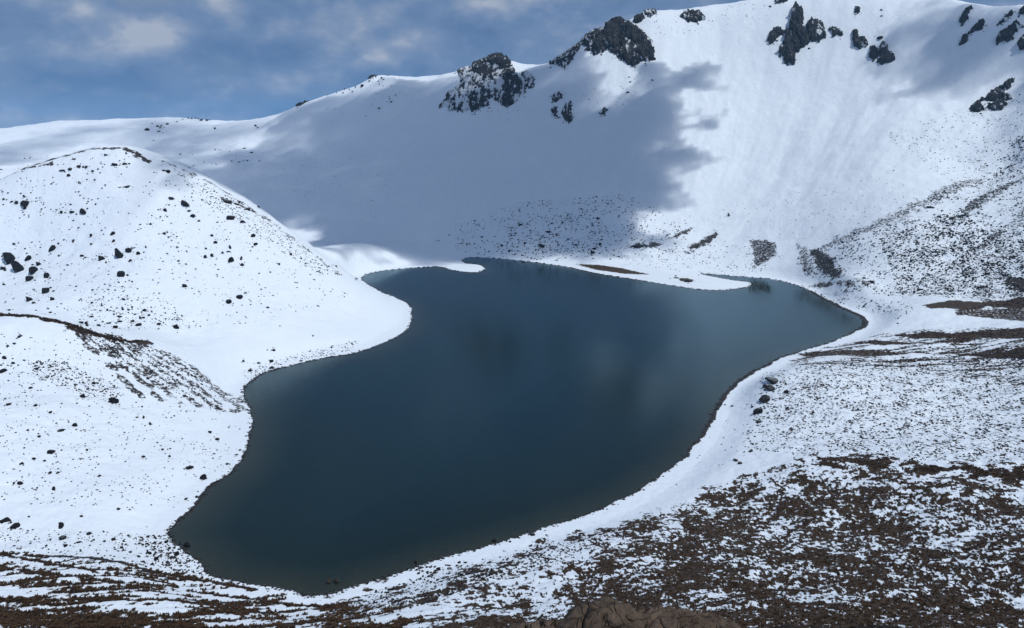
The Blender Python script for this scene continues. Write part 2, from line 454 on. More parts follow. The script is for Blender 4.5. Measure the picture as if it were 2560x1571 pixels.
line([(470,1478),(600,1494),(720,1512),(860,1516)], 0.8, 1.2, 0.7, 0.4)
line([(0,1418),(160,1440),(300,1458),(440,1468)], 0.9, 1.6, 0.6, 0.5)
# low hill: grassy crest and the fan of grass stripes below it
line([(-150,787),(0,788),(104,797),(160,808),(208,823),(262,842),(312,853),(372,856)], 0.98, 3.0, 0.35, 0.35)
for k in range(9):
    u0 = 165 + k * 26
    line([(u0, 812 + k * 6.0), (u0 + 60 + k * 6, 868 + k * 6), (u0 + 130 + k * 16, 930 + k * 9), (u0 + 190 + k * 22, 990 + k * 8)], 0.62 - 0.012 * k, 2.6, 0.7, 0.9)
zone([(60,905),(150,900),(290,960),(300,1010),(220,990),(110,950)], 0.22, 8.0, 0.8, 0.5, field=midf * 0.3)
# dome: crest and right-hand skyline
line([(0,448),(60,425),(120,402),(190,382),(245,371),(310,373),(350,388)], 0.75, 3.0, 0.6, 0.8)
line([(20,440),(80,418),(130,412)], 0.75, 2.5, 0.6, 0.8)
line([(310,373),(350,390),(372,402)], 0.9, 4.0, 0.6, 0.6)
line([(400,402),(470,430),(560,478),(640,530),(720,588),(790,642),(850,690)], 0.52, 2.6, 0.5, 1.0)
line([(560,500),(600,515),(635,532)], 0.8, 3.0, 0.3, 0.6)
# far rim: dark edges of the left ridge
line([(740,262),(765,248),(788,236)], 0.95, 5.0, 0.9, 0.3)
# wet stones along the water's edge
wid = -0.1 + 1.3 * fbm(X / 9, Y / 9, 3, 171)
for (u, v, rad, k) in [(1740,1000,60,2.2),(1790,930,50,2.2),(1680,1080,40,1.4),(2050,770,60,2.6),(1990,735,50,2.0),(2140,805,55,2.8),(660,920,45,1.2),(800,888,40,1.2),(560,1180,40,1.0),(480,1270,30,1.0),(1500,680,50,1.4),(1880,885,50,2.0)]:
    q = on_lake(u / K, v / K)
    wid += k * np.exp(-(((X - q[0]) ** 2 + (Y - q[1]) ** 2) / rad ** 2))
wid = np.maximum(wid, 0.08)
wetm = (1 - sstep(wid * 0.75, wid * 1.05, D)) * (D < 40)
BARE = np.maximum(BARE, wetm * 1.0); SOIL = np.where(wetm > 0.3, 0.85, SOIL)
BARE = np.where(D < 0, 1.0, BARE)

BARE0 = BARE.copy()
nb = np.clip(0.5 + 0.60 * fbm(X / 2.6, Y / 2.3, 6, 211, 0.82), 0, 1)
lft = np.clip(0.5 + 0.72 * fbm((X * 0.95 + Y * 0.30) / 22, (Y * 0.95 - X * 0.30) / 1.9, 4, 215, 0.6), 0, 1)
wl_ = sstep(0, -70, X - 20)
nb = nb * (1 - wl_) + lft * wl_
baked = sstep(-0.26, 0.26, BARE * 1.2 - 0.13 - nb)
baked = np.where(BARE > 0.1, baked * 0.76 + 0.12, baked)
mixb = (1 - sstep(330, 420, Y)) * (D > 3)
BARE = BARE * (1 - mixb) + baked * mixb

# ------------------------------------------------------------------ materials
def new_mat(name):
    m = bpy.data.materials.new(name)
    m.use_nodes = True
    nt = m.node_tree
    nt.nodes.clear()
    o = N(nt, 'ShaderNodeOutputMaterial')
    b = N(nt, 'ShaderNodeBsdfPrincipled')
    nt.links.new(b.outputs[0], o.inputs[0])
    return m, nt, b, o
def attr(nt, name):
    a = N(nt, 'ShaderNodeAttribute'); a.attribute_name = name
    return a.outputs['Fac']
def bump(nt, b, h, strength, dist):
    k = N(nt, 'ShaderNodeBump')
    k.inputs['Strength'].default_value = strength
    k.inputs['Distance'].default_value = dist
    nt.links.new(h, k.inputs['Height'])
    nt.links.new(k.outputs[0], b.inputs['Normal'])
SNOW = (0.67, 0.735, 0.815)
def ground_material():
    m, nt, b, o = new_mat('snow_and_grass')
    g = N(nt, 'ShaderNodeNewGeometry').outputs['Position']
    n1 = noise(nt, g, 0.55, 5, 0.62)
    n1 = math_node(nt, 'ADD', math_node(nt, 'MULTIPLY', math_node(nt, 'SUBTRACT', n1, 0.5), 2.6), 0.5)
    n1 = math_node(nt, 'MINIMUM', math_node(nt, 'MAXIMUM', n1, 0.0), 1.0)
    bare = math_node(nt, 'SUBTRACT', math_node(nt, 'MULTIPLY', attr(nt, 'bare'), 1.26), 0.13)
    mask = math_node(nt, 'ADD', math_node(nt, 'MULTIPLY', math_node(nt, 'SUBTRACT', bare, n1), 4.0), 0.5, clamp=True)
    n2 = noise(nt, g, 0.09, 4, 0.6); n3 = noise(nt, g, 2.3, 4, 0.65); n4 = noise(nt, g, 0.02, 3, 0.5)
    snow = mixc(nt, n2, (0.625, 0.715, 0.82), (0.675, 0.755, 0.845))
    grass = mixc(nt, n3, (0.015, 0.009, 0.005), (0.082, 0.046, 0.021))
    grass = mixc(nt, math_node(nt, 'MULTIPLY', n2, 0.6), grass, (0.034, 0.026, 0.015))
    soil = mixc(nt, n3, (0.010, 0.010, 0.013), (0.036, 0.033, 0.034))
    br = mixc(nt, attr(nt, 'soil'), grass, soil)
    # lake bed: olive silt near the edge; deeper, the water's light absorption painted into the colour
    sep = N(nt, 'ShaderNodeSeparateXYZ'); nt.links.new(g, sep.inputs[0])
    dep = math_node(nt, 'MULTIPLY', sep.outputs[2], -0.55, clamp=True)
    dep2 = math_node(nt, 'MULTIPLY', math_node(nt, 'ADD', sep.outputs[2], 2.0), -0.09, clamp=True)
    silt = mixc(nt, n3, (0.035, 0.03, 0.017), (0.075, 0.062, 0.034))
    depth_green = mixc(nt, n2, (0.004, 0.0125, 0.0095), (0.0065, 0.0165, 0.0125))
    deep = mixc(nt, n4, (0.0022, 0.0175, 0.0225), (0.003, 0.0205, 0.0275))
    bedc = mixc(nt, dep2, mixc(nt, math_node(nt, 'POWER', dep, 0.55), silt, depth_green), deep)
    under = math_node(nt, 'GREATER_THAN', math_node(nt, 'MULTIPLY', sep.outputs[2], -1.0), 0.03)
    br = mixc(nt, under, br, bedc)
    c = mixc(nt, mask, snow, br)
    nt.links.new(c, b.inputs['Base Color'])
    b.inputs['Roughness'].default_value = 0.75
    b.inputs['Specular IOR Level'].default_value = 0.25
    hgt = math_node(nt, 'ADD', math_node(nt, 'MULTIPLY', noise(nt, g, 0.28, 5, 0.55), 0.8), math_node(nt, 'MULTIPLY', math_node(nt, 'MULTIPLY', n3, mask), 0.6))
    bump(nt, b, hgt, 0.75, 1.0)
    return m
M_GROUND = ground_material()
def rock_material(name, dark, light, snow_amt, scale=0.3, snowattr=False):
    m, nt, b, o = new_mat(name)
    geo = N(nt, 'ShaderNodeNewGeometry')
    g = geo.outputs['Position']
    n1 = noise(nt, g, scale, 6, 0.65); n2 = noise(nt, g, scale * 5, 4, 0.6)
    rock = mixc(nt, ramp(nt, n1, [(0.3, 0.0), (0.7, 1.0)]), dark, light)
    rock = mixc(nt, math_node(nt, 'MULTIPLY', n2, 0.5), rock, tuple(0.5 * c for c in dark))
    if snow_amt > 0:
        if snowattr:
            s_ = attr(nt, 'snow')
            f = math_node(nt, 'ADD', math_node(nt, 'MULTIPLY', math_node(nt, 'ADD', math_node(nt, 'SUBTRACT', s_, 0.5), math_node(nt, 'MULTIPLY', math_node(nt, 'SUBTRACT', noise(nt, g, 0.10, 4, 0.6), 0.5), 1.6)), 3.2), 0.5, clamp=True)
        else:
            sep = N(nt, 'ShaderNodeSeparateXYZ'); nt.links.new(geo.outputs['Normal'], sep.inputs[0])
            f = math_node(nt, 'MULTIPLY', math_node(nt, 'ADD', math_node(nt, 'SUBTRACT', sep.outputs[2], 1.02 - 0.2 * snow_amt), math_node(nt, 'MULTIPLY', math_node(nt, 'SUBTRACT', n2, 0.5), 0.5)), 8.0, clamp=True)
        rock = mixc(nt, f, rock, SNOW)
    nt.links.new(rock, b.inputs['Base Color'])
    b.inputs['Roughness'].default_value = 0.9
    b.inputs['Specular IOR Level'].default_value = 0.1
    n5 = noise(nt, g, scale * 16, 5, 0.65)
    vor = N(nt, 'ShaderNodeTexVoronoi'); vor.feature = 'DISTANCE_TO_EDGE'; vor.inputs['Scale'].default_value = scale * 1.2
    nt.links.new(g, vor.inputs['Vector'])
    cr = math_node(nt, 'MULTIPLY', math_node(nt, 'MINIMUM', vor.outputs['Distance'], 0.06), 6.0)
    hh_ = math_node(nt, 'ADD', math_node(nt, 'ADD', n1, math_node(nt, 'MULTIPLY', n2, 0.4)), math_node(nt, 'ADD', math_node(nt, 'MULTIPLY', n5, 0.14), cr))
    bump(nt, b, hh_, 0.9, 0.35 / scale)
    return m
M_CRAG = rock_material('crag_rock', (0.014, 0.018, 0.023), (0.085, 0.087, 0.09), 1, 0.12, True)
M_ROCK = rock_material('dark_rock', (0.006, 0.006, 0.008), (0.024, 0.023, 0.025), 0.2, 0.8)
M_ROCKB = rock_material('brown_rock', (0.03, 0.024, 0.02), (0.09, 0.072, 0.06), 0.0, 0.8)
M_SHOULDER = rock_material('foreground_rock', (0.05, 0.038, 0.03), (0.20, 0.15, 0.115), 0.0, 1.1)
M_LEDGE = rock_material('ledge_rock', (0.014, 0.014, 0.014), (0.06, 0.052, 0.046), 0.0, 1.3)
def plain_mat(name, a, b_, scale, rough=0.8):
    m, nt, b, o = new_mat(name)
    g = N(nt, 'ShaderNodeNewGeometry').outputs['Position']
    nt.links.new(mixc(nt, noise(nt, g, scale, 3, 0.6), a, b_), b.inputs['Base Color'])
    b.inputs['Roughness'].default_value = rough
    b.inputs['Specular IOR Level'].default_value = 0.2
    return m
M_GRASS = plain_mat('dry_tussock', (0.015, 0.009, 0.004), (0.09, 0.05, 0.021), 0.7)
M_REED = plain_mat('water_weed', (0.01, 0.012, 0.008), (0.03, 0.032, 0.02), 3.0)
M_CLOTH = plain_mat('dark_cloth', (0.008, 0.009, 0.014), (0.02, 0.02, 0.028), 20)
M_SKIN = plain_mat('skin', (0.25, 0.14, 0.09), (0.32, 0.19, 0.12), 30)

def water_material():
    m = bpy.data.materials.new('lake_water')
    m.use_nodes = True
    nt = m.node_tree; nt.nodes.clear()
    o = N(nt, 'ShaderNodeOutputMaterial')
    g = N(nt, 'ShaderNodeNewGeometry').outputs['Position']
    gl = N(nt, 'ShaderNodeBsdfGlossy'); gl.inputs['Color'].default_value = (0.46, 0.64, 0.77, 1); gl.inputs['Roughness'].default_value = 0.13
    tr = N(nt, 'ShaderNodeBsdfTransparent'); tr.inputs[0].default_value = (0.80, 0.92, 0.95, 1)
    fr = N(nt, 'ShaderNodeFresnel'); fr.inputs['IOR'].default_value = 1.333
    mpn = N(nt, 'ShaderNodeMapping'); mpn.inputs['Scale'].default_value = (1, 1.6, 1)
    nt.links.new(g, mpn.inputs[0])
    w = math_node(nt, 'ADD', noise(nt, mpn.outputs[0], 1.1, 3, 0.55), math_node(nt, 'MULTIPLY', noise(nt, mpn.outputs[0], 0.16, 3, 0.5), 1.6))
    k = N(nt, 'ShaderNodeBump'); k.inputs['Strength'].default_value = 0.22; k.inputs['Distance'].default_value = 0.09
    nt.links.new(w, k.inputs['Height'])
    nt.links.new(k.outputs[0], gl.inputs['Normal']); nt.links.new(k.outputs[0], fr.inputs['Normal'])
    mx = N(nt, 'ShaderNodeMixShader')
    nt.links.new(fr.outputs[0], mx.inputs[0]); nt.links.new(tr.outputs[0], mx.inputs[1]); nt.links.new(gl.outputs[0], mx.inputs[2])
    nt.links.new(mx.outputs[0], o.inputs[0])
    return m
M_WATER = water_material()

# ------------------------------------------------------------------ mesh helpers
def mesh_np(name, V, F, smooth=True):
    """V (n,3), F (m,k) with k = 3 or 4"""
    V, F = np.asarray(V, np.float32), np.asarray(F, np.int32)
    me = bpy.data.meshes.new(name)
    me.vertices.add(len(V)); me.vertices.foreach_set('co', V.ravel())
    k = F.shape[1]
    me.loops.add(F.size); me.loops.foreach_set('vertex_index', F.ravel())
    me.polygons.add(len(F)); me.polygons.foreach_set('loop_start', np.arange(0, F.size, k, dtype=np.int32))
    me.polygons.foreach_set('use_smooth', np.full(len(F), smooth))
    me.update(calc_edges=True)
    return me
def fattr(me, name, v):
    a = me.attributes.new(name, 'FLOAT', 'POINT')
    a.data.foreach_set('value', np.asarray(v, np.float32).ravel())
def link(name, me, mat, parent=None, **props):
    o = bpy.data.objects.new(name, me)
    if mat is not None and me is not None and not me.materials: me.materials.append(mat)
    col.objects.link(o)
    if parent is not None: o.parent = parent
    for k, v in props.items(): o[k] = v
    return o
def empty(name, loc, **props):
    o = bpy.data.objects.new(name, None)
    o.location = loc; o.empty_display_size = 1
    col.objects.link(o)
    for k, v in props.items(): o[k] = v
    return o

# ------------------------------------------------------------------ the land
jj = np.arange(NA)
jn = (jj + 1) % NA
ii = np.arange(1, NR - 1)
q = np.stack([(ii[:, None] * NA + jj[None, :]), ((ii + 1)[:, None] * NA + jj[None, :]), ((ii + 1)[:, None] * NA + jn[None, :]), (ii[:, None] * NA + jn[None, :])], -1).reshape(-1, 4)
q = q[:, ::-1]
VX = np.stack([X, Y, Z], -1).reshape(-1, 3)
# normals of the whole sheet, so that its pieces meet without a seam
e1 = VX[q[:, 2]] - VX[q[:, 0]]; e2 = VX[q[:, 3]] - VX[q[:, 1]]
fn = np.cross(e1, e2)
if fn[:, 2].mean() < 0: q = q[:, ::-1]; fn = -fn
VN = np.zeros_like(VX)
for c in range(4):
    for d in range(3): VN[:, d] += np.bincount(q[:, c], fn[:, d], len(VX))
VN /= np.linalg.norm(VN, axis=1, keepdims=True) + 1e-12
fc = VX[q].mean(1)
fD = D.ravel()[q].mean(1)
dome_poly = np.array([(-60,640),(-75,700),(-110,760),(-170,840),(-330,860),(-520,800),(-640,680),(-560,560),(-420,520),(-300,510),(-225,490),(-160,462),(-110,520),(-66,585)])
hill_poly = np.array([(-120,405),(-165,462),(-225,490),(-300,510),(-420,520),(-520,420),(-460,330),(-300,262),(-190,262),(-120,300),(-95,345)])
region = np.zeros(len(q), int)
wallf = (np.hypot(fc[:, 0] - LC[0], (fc[:, 1] - LC[1])) > 380) & (fc[:, 1] > 560) & (fD > 8)
region[wallf] = 3
region[(fD > 0) & (poly_sd(fc[:, 0], fc[:, 1], hill_poly) > 0)] = 2
region[(fD > 0) & (poly_sd(fc[:, 0], fc[:, 1], dome_poly) > 0)] = 1
for k, nm in enumerate(('ground', 'dome_hill', 'low_hill', 'crater_wall')):
    f = q[region == k]
    used, inv = np.unique(f.ravel(), return_inverse=True)
    f2 = inv.reshape(-1, 4)
    V = VX[used]; nrm = VN[used]
    me = mesh_np(nm, V, f2)
    if k == 0:
        pass
    fattr(me, 'bare', BARE.ravel()[used]); fattr(me, 'soil', SOIL.ravel()[used])
    me.normals_split_custom_set_from_vertices(nrm.tolist())
    link(nm, me, M_GROUND, kind='structure')
# water: one level sheet that runs on a little way under the banks
wx0, wx1, wy0, wy1 = shore[:, 0].min() - 8, shore[:, 0].max() + 8, shore[:, 1].min() - 5, shore[:, 1].max() + 8
wme = mesh_np('lake', [(wx0, wy0, 0), (wx1, wy0, 0), (wx1, wy1, 0), (wx0, wy1, 0)], [(0, 1, 2, 3)], smooth=False)
lake = link('lake', wme, M_WATER, kind='structure')

# ------------------------------------------------------------------ clouds above the frame: they shade the back wall
def cloud(name, px, zc, thick, label, seed, soft=70.0, rag=55.0, thin=1.0):
    pts, _ = cast([p[0] for p in px], [p[1] for p in px])
    t = (zc - pts[:, 2]) / SUN[2]
    poly = pts[:, :2] + SUN[None, :2] * t[:, None]
    poly = catmull(poly, 4)
    st = 9.0
    gx = np.arange(poly[:, 0].min() - 90, poly[:, 0].max() + 90, st); gy = np.arange(poly[:, 1].min() - 90, poly[:, 1].max() + 90, st)
    GX, GY = np.meshgrid(gx, gy, indexing='ij')
    s_ = 6.0 + poly_sd(GX, GY, poly) + rag * fbm(GX / 95, GY / 95, 6, seed, 0.68)
    th = thick * sstep(-soft * 0.25, soft, s_) * (0.75 + 0.5 * fbm(GX / 60, GY / 60, 4, seed + 5))
    th = th * (thin + (1 - thin) * sstep(poly[:, 0].min(), poly[:, 0].max() * 0.55 + poly[:, 0].min() * 0.45, GX))
    ok = th > 0.6
    nxg, nyg = GX.shape
    idx = -np.ones(GX.shape, int); idx[ok] = np.arange(ok.sum())
    m_ = ok.sum()
    up = np.c_[GX[ok], GY[ok], zc + th[ok] * (0.75 + 0.35 * fbm(GX[ok] / 40, GY[ok] / 40, 3, seed + 9))]
    dn = np.c_[GX[ok], GY[ok], zc - th[ok] * 0.25]
    a, b, c, d = idx[:-1, :-1], idx[1:, :-1], idx[1:, 1:], idx[:-1, 1:]
    f = (a >= 0) & (b >= 0) & (c >= 0) & (d >= 0)
    Q = np.stack([a[f], b[f], c[f], d[f]], -1)
    # rim walls
    from collections import Counter
    e = np.concatenate([Q[:, [0, 1]], Q[:, [1, 2]], Q[:, [2, 3]], Q[:, [3, 0]]])
    key = {}
    for p_, r_ in e: key[(p_, r_)] = key.get((p_, r_), 0) + 1
    W = [(r_, p_, p_ + m_, r_ + m_) for (p_, r_) in key if (r_, p_) not in key]
    F = np.concatenate([Q, Q[:, ::-1] + m_, np.array(W)])
    me = mesh_np(name, np.r_[up, dn], F)
    return link(name, me, M_CLOUD, label=label, category='cloud')
M_CLOUD = bpy.data.materials.new('cloud_vapour')
M_CLOUD.use_nodes = True
nt = M_CLOUD.node_tree; nt.nodes.clear()
o_ = N(nt, 'ShaderNodeOutputMaterial'); pv = N(nt, 'ShaderNodeVolumePrincipled')
pv.inputs['Color'].default_value = (0.95, 0.95, 0.96, 1); pv.inputs['Density'].default_value = 0.075; pv.inputs['Anisotropy'].default_value = 0.6
nt.links.new(pv.outputs[0], o_.inputs['Volume'])
def k2(L): return [(u * K, v * K) for u, v in L]
cloud('cloud', k2([(430,402),(500,388),(600,368),(690,352),(660,325),(690,266),(860,215),(1010,195),(1180,180),(1340,150),(1430,200),(1480,240),(1540,210),(1560,165),(1600,175),(1650,185),(1690,205),
   (1650,245),(1665,290),(1700,300),(1650,335),(1690,400),(1610,420),(1600,490),(1640,505),(1550,520),(1610,580),(1480,606),(1300,630),(1100,634),(920,632),(800,612),(700,553),(600,486),(500,424)]),
   640, 85, 'broad grey cloud drifting above the back wall of the crater', 301, 75, 46, 0.4)
cloud('cloud', k2([(-100,400),(-100,350),(0,343),(150,310),(270,296),(450,286),(600,296),(660,300),(620,340),(560,362),(430,392),(330,366),(250,348),(150,366),(60,398)]), 620, 19, 'thin cloud veil drifting above the left end of the rim', 361, 120, 40)
cloud('cloud', k2([(2210,40),(2150,70),(2160,140),(2175,200),(2230,230),(2330,215),(2420,180),(2500,120),(2700,60),(2750,10),(2500,16),(2380,16),(2280,6)]),
   660, 60, 'smaller grey cloud drifting above the right end of the rim', 331, 130, 60)

# ------------------------------------------------------------------ rock crags
def ico(sub):
    import bmesh as B
    b = B.new(); B.ops.create_icosphere(b, subdivisions=sub, radius=1.0)
    v = np.array([p.co[:] for p in b.verts]); f = np.array([[p.index for p in t.verts] for t in b.faces])
    b.free(); return v, f
ICO1, ICO2, ICO3 = ico(1), ico(2), ico(3)
crag_i = [0]; crag_px = []
def crag_mesh(px, ampl, snow, edge, grain, seed, lean=0.25, pad=8):
    poly = world_poly(px)
    st = max(0.7, min(np.ptp(poly[:, 0]), 999) / 110)
    gx = np.arange(poly[:, 0].min() - pad, poly[:, 0].max() + pad, st)
    y0, y1 = poly[:, 1].min() - pad, poly[:, 1].max() + pad
    gy = np.arange(y0, y1, min(max(0.7, (y1 - y0) / 110), 2.0))
    GX, GY = np.meshgrid(gx, gy, indexing='ij')
    sd = poly_sd(GX, GY, poly)
    rough = ridged(GX / (grain * 1.35), GY / (grain * 2.0), 5, seed, 0.58)
    fine_ = fbm(GX / (grain * 0.28), GY / (grain * 0.4), 3, seed + 7)
    sd2 = sd + edge * (0.2 + 1.25 * fbm(GX / (edge * 2.0), GY / (edge * 2.6), 4, seed + 3, 0.65))
    w = sstep(-edge * 0.9, edge * 0.9, sd2)
    h = w * ampl * (0.42 + 0.66 * rough + 0.26 * fine_) - ampl * 0.13 - (1 - w) * ampl * 0.25
    zz = hz(GX, GY)
    a, b, c = hn(GX, GY, 4.0)
    a, b, c = a * (1 - lean), b * (1 - lean), c * (1 - lean) + lean
    V = np.stack([GX + a * h, GY + b * h, zz + c * h], -1)
    # slope of the displaced surface decides where snow lodges
    du = np.gradient(V, axis=0); dv = np.gradient(V, axis=1)
    nn = np.cross(du, dv); nn /= np.linalg.norm(nn, axis=-1, keepdims=True) + 1e-9
    nn *= np.sign(nn[..., 2:3])
    rl = ridged(GX / grain, GY / (grain * 1.5), 2, seed, 0.62)
    sn = sstep(0.55, 0.85, nn[..., 2]) * 0.3 + 0.46 + 0.75 * snow - 0.9 * (rl - 0.3) + 0.75 * fbm(GX / (grain * 0.8), GY / (grain * 2.4), 3, seed + 13)
    keep = h > -ampl * 0.22
    n0, n1 = GX.shape
    idx = np.arange(n0 * n1).reshape(n0, n1)
    Q = np.stack([idx[:-1, :-1], idx[1:, :-1], idx[1:, 1:], idx[:-1, 1:]], -1).reshape(-1, 4)
    kf = keep.ravel()[Q].any(1)
    Q = Q[kf]
    used, inv = np.unique(Q.ravel(), return_inverse=True)
    VV = V.reshape(-1, 3)[used]
    me = mesh_np('rock', VV, inv.reshape(-1, 4), smooth=False)
    fattr(me, 'snow', sn.ravel()[used])
    return me, poly
def crag(name, label, parts, group=None, cat='rock crag'):
    """parts: (name, outline px, height, snow, edge, grain)"""
    crag_i[0] += 1
    ms = []
    parts = [(p[0], p[1], p[2] * 0.72) + tuple(p[3:]) for p in parts]
    for k, p in enumerate(parts):
        ms.append((p[0],) + crag_mesh(p[1], p[2], p[3], p[4], p[5], 400 + crag_i[0] * 37 + k * 7))
    for p in parts: crag_px.append(p[1])
    allp = np.concatenate([m[2] for m in ms]); c = allp.mean(0)
    loc = (float(c[0]), float(c[1]), float(hz(c[0], c[1])))
    extra = {'group': group} if group else {}
    if len(ms) == 1:
        o = link(name, ms[0][1], M_CRAG, label=label, category=cat, **extra)
        o.data.transform(Matrix.Translation((-loc[0], -loc[1], -loc[2]))); o.location = loc
        return o
    e = empty(name, loc, label=label, category=cat, **extra)
    for nm, me, _ in ms:
        me.transform(Matrix.Translation((-loc[0], -loc[1], -loc[2])))
        link(nm, me, M_CRAG, e)
    return e
def off(L, ox, oy, s): return [(ox + x * s, oy + y * s) for x, y in L]
# pyramid crag on the rim (read on a view of 1080,120 at 7.56x)
a = lambda L: off(L, 1080, 120, 1 / 7.56)
crag('rock_crag', 'pyramid-shaped dark crag on the rim with snowy gullies between its ribs', [
    ('rock_face', a([(500,440),(760,300),(1050,130),(1180,100),(1330,160),(1480,300),(1600,520),(1760,860),(1440,1100),(1300,1000),(1100,900),(1050,1080),(800,1200),(690,1130),(560,1180),(340,1180),(180,1080),(340,820),(560,700)]), 6.5, .40, 5, 9),
    ('summit_block', a([(1060,150),(1180,110),(1320,170),(1300,260),(1240,370),(1130,370),(1060,280)]), 13, -.55, 3, 9),
    ('rock_buttress', a([(1310,210),(1400,205),(1470,300),(1470,420),(1330,450),(1230,440),(1260,300)]), 12, -.45, 3, 9),
    ('rock_buttress', a([(760,330),(880,240),(1040,220),(1050,350),(1120,470),(1160,560),(1180,640),(1040,620),(900,520),(780,460)]), 11, -.12, 4, 8),
    ('rock_buttress', a([(1260,560),(1400,460),(1530,440),(1600,560),(1720,720),(1750,860),(1620,830),(1560,980),(1440,1090),(1340,1060),(1340,820),(1390,640)]), 12, -.15, 4, 9),
    ('rock_rib', a([(760,530),(810,560),(800,660),(740,740),(740,600)]), 6, 0, 2, 6),
    ('rock_rib', a([(760,800),(900,640),(1040,600),(1170,620),(1220,720),(1000,680),(900,800)]), 7, 0, 2, 6),
    ('rock_rib', a([(740,880),(820,830),(870,960),(850,1150),(780,1200),(690,1100)]), 9, -.2, 2.5, 6),
    ('rock_rib', a([(930,860),(1040,800),(1090,920),(1040,1060),(900,1080),(940,960)]), 9, -.2, 2.5, 6),
    ('rock_rib', a([(490,460),(560,400),(700,430),(700,500),(600,600),(560,540)]), 6, .1, 2.5, 5),
    ('rock_rib', a([(560,860),(610,760),(640,860),(600,880)]), 5, -.1, 2, 5),
    ('rock_rib', a([(370,1180),(400,980),(420,880),(465,920),(440,1000),(410,1150)]), 7, -.2, 2, 5),
    ('rock_rib', a([(500,1190),(580,980),(650,950),(640,1030),(560,1170)]), 6, 0, 2, 5),
    ('rock_rib', a([(310,900),(370,820),(430,840),(340,930)]), 6, -.2, 1.5, 5)])
a = lambda L: off(L, 1420, 20, 1 / 8.213)
crag('rock_crag', 'massive dark crag crowning the rim, the largest rock face in the scene', [
    ('rock_face', a([(250,640),(400,440),(780,280),(1050,190),(1260,350),(1560,540),(1700,760),(1740,1040),(1340,1150),(1040,990),(800,840),(600,940),(430,800)]), 9, .0, 5, 8),
    ('rock_buttress', a([(780,300),(860,230),(1050,200),(1130,260),(1190,400),(1160,700),(1180,880),(1040,880),(800,820),(680,900),(600,940),(560,800),(640,640),(780,560)]), 20, -.62, 5, 13),
    ('rock_buttress', a([(1190,420),(1260,360),(1420,440),(1560,560),(1620,740),(1420,780),(1280,700),(1200,600)]), 16, -.45, 4, 11),
    ('rock_buttress', a([(1430,780),(1560,700),(1680,750),(1740,1000),(1660,1080),(1520,1050),(1400,980)]), 17, -.5, 4, 11),
    ('rock_buttress', a([(960,880),(1160,860),(1330,940),(1400,1000),(1340,1160),(1180,1090),(1040,990)]), 13, -.35, 3, 9),
    ('rock_buttress', a([(270,600),(400,450),(560,380),(760,340),(760,440),(680,480),(560,640),(440,780),(300,700)]), 13, -.18, 4, 9),
    ('rock_rib', a([(0,900),(140,780),(280,690),(330,760),(150,830),(40,960)]), 7, .02, 3, 7),
    ('rock_rib', a([(350,860),(460,820),(560,820),(560,870),(420,890)]), 6, 0, 2, 6)])
crag('rock_crag', 'slim dark rock rib leaning up the rim just right of the massive crag', [('rock', a([(1340,270),(1440,190),(1540,180),(1560,210),(1450,310),(1370,300)]), 10, -.35, 2.5, 7)])
crag('rock_crag', 'scattered speckled rocks on the skyline right of the massive crag', [('rock', a([(1530,110),(1600,50),(1780,50),(1800,110),(1700,190),(1620,150)]), 7, .2, 3, 5)])
a = lambda L: off(L, 1300, 0, 700 / 2461)
crag('rock_crag', 'ragged dark outcrop just under the skyline on the sunlit snow', [('rock', a([(1410,150),(1480,100),(1580,110),(1620,170),(1550,200),(1480,190)]), 9, -.12, 3, 6)])
crag('rock_crag', 'broken speckled outcrop on the shaded wall below the rim saddle', [
    ('rock', a([(280,850),(340,820),(380,850),(320,900),(290,890)]), 6, .0, 2, 5), ('rock', a([(370,1000),(400,920),(440,900),(460,1060),(430,1080),(390,1040)]), 7, -.1, 2, 5),
    ('rock', a([(280,960),(320,950),(330,1030),(300,1020)]), 5, .1, 2, 4)])
crag('rock_crag', 'small dark outcrop in the shade under the massive crag', [('rock', a([(705,1000),(740,940),(765,970),(730,1010)]), 5, 0, 2, 4)])
crag('rock_crag', 'rocky rib edging the skyline left of the massive crag', [('rock', a([(260,560),(340,510),(450,430),(520,370),(520,430),(430,560),(390,600),(330,570)]), 8, .08, 3, 6)])
crag('rock_crag', 'faint grey scree rib right of the pyramid crag', [('rock', a([(20,640),(70,630),(125,700),(110,780),(50,760)]), 5, .32, 3, 5)])
a = lambda L: off(L, 1900, 0, 1 / 6.16)
crag('rock_crag', 'tall jagged dark crag standing in the sunlit snow, its spire pointing at the rim', [
    ('rock_spire', a([(470,240),(565,100),(620,180),(670,250),(640,330),(680,480),(770,640),(740,700),(640,710),(580,600),(480,470)]), 17, -.6, 3.5, 9),
    ('rock_buttress', a([(410,560),(440,470),(520,520),(600,680),(600,760),(540,820),(520,960),(420,990),(370,920),(310,820),(360,640)]), 15, -.5, 3.5, 9)])
crag('rock_crag', 'fan-shaped dark crag right beside the tall spire', [('rock', a([(720,400),(800,300),(850,310),(980,420),(1000,570),(900,630),(800,640),(730,540)]), 12, -.08, 3, 8)])
crag('rock_crag', 'curved dark outcrop left of the tall spire', [('rock', a([(120,600),(150,510),(270,440),(390,490),(350,540),(250,570),(220,660),(150,660)]), 10, -.3, 2.5, 7)])
crag('rock_crag', 'little dark outcrop standing alone between the fan crag and the right-hand pair', [('rock', a([(1070,450),(1110,430),(1200,450),(1280,540),(1140,540)]), 8, -.2, 2.5, 6)])
crag('rock_crag', 'hook-shaped dark outcrop, upper of the right-hand pair below the rim', [('rock', a([(1440,500),(1480,490),(1540,590),(1620,600),(1640,690),(1550,740),(1460,700),(1430,620)]), 11, -.25, 2.5, 7)])
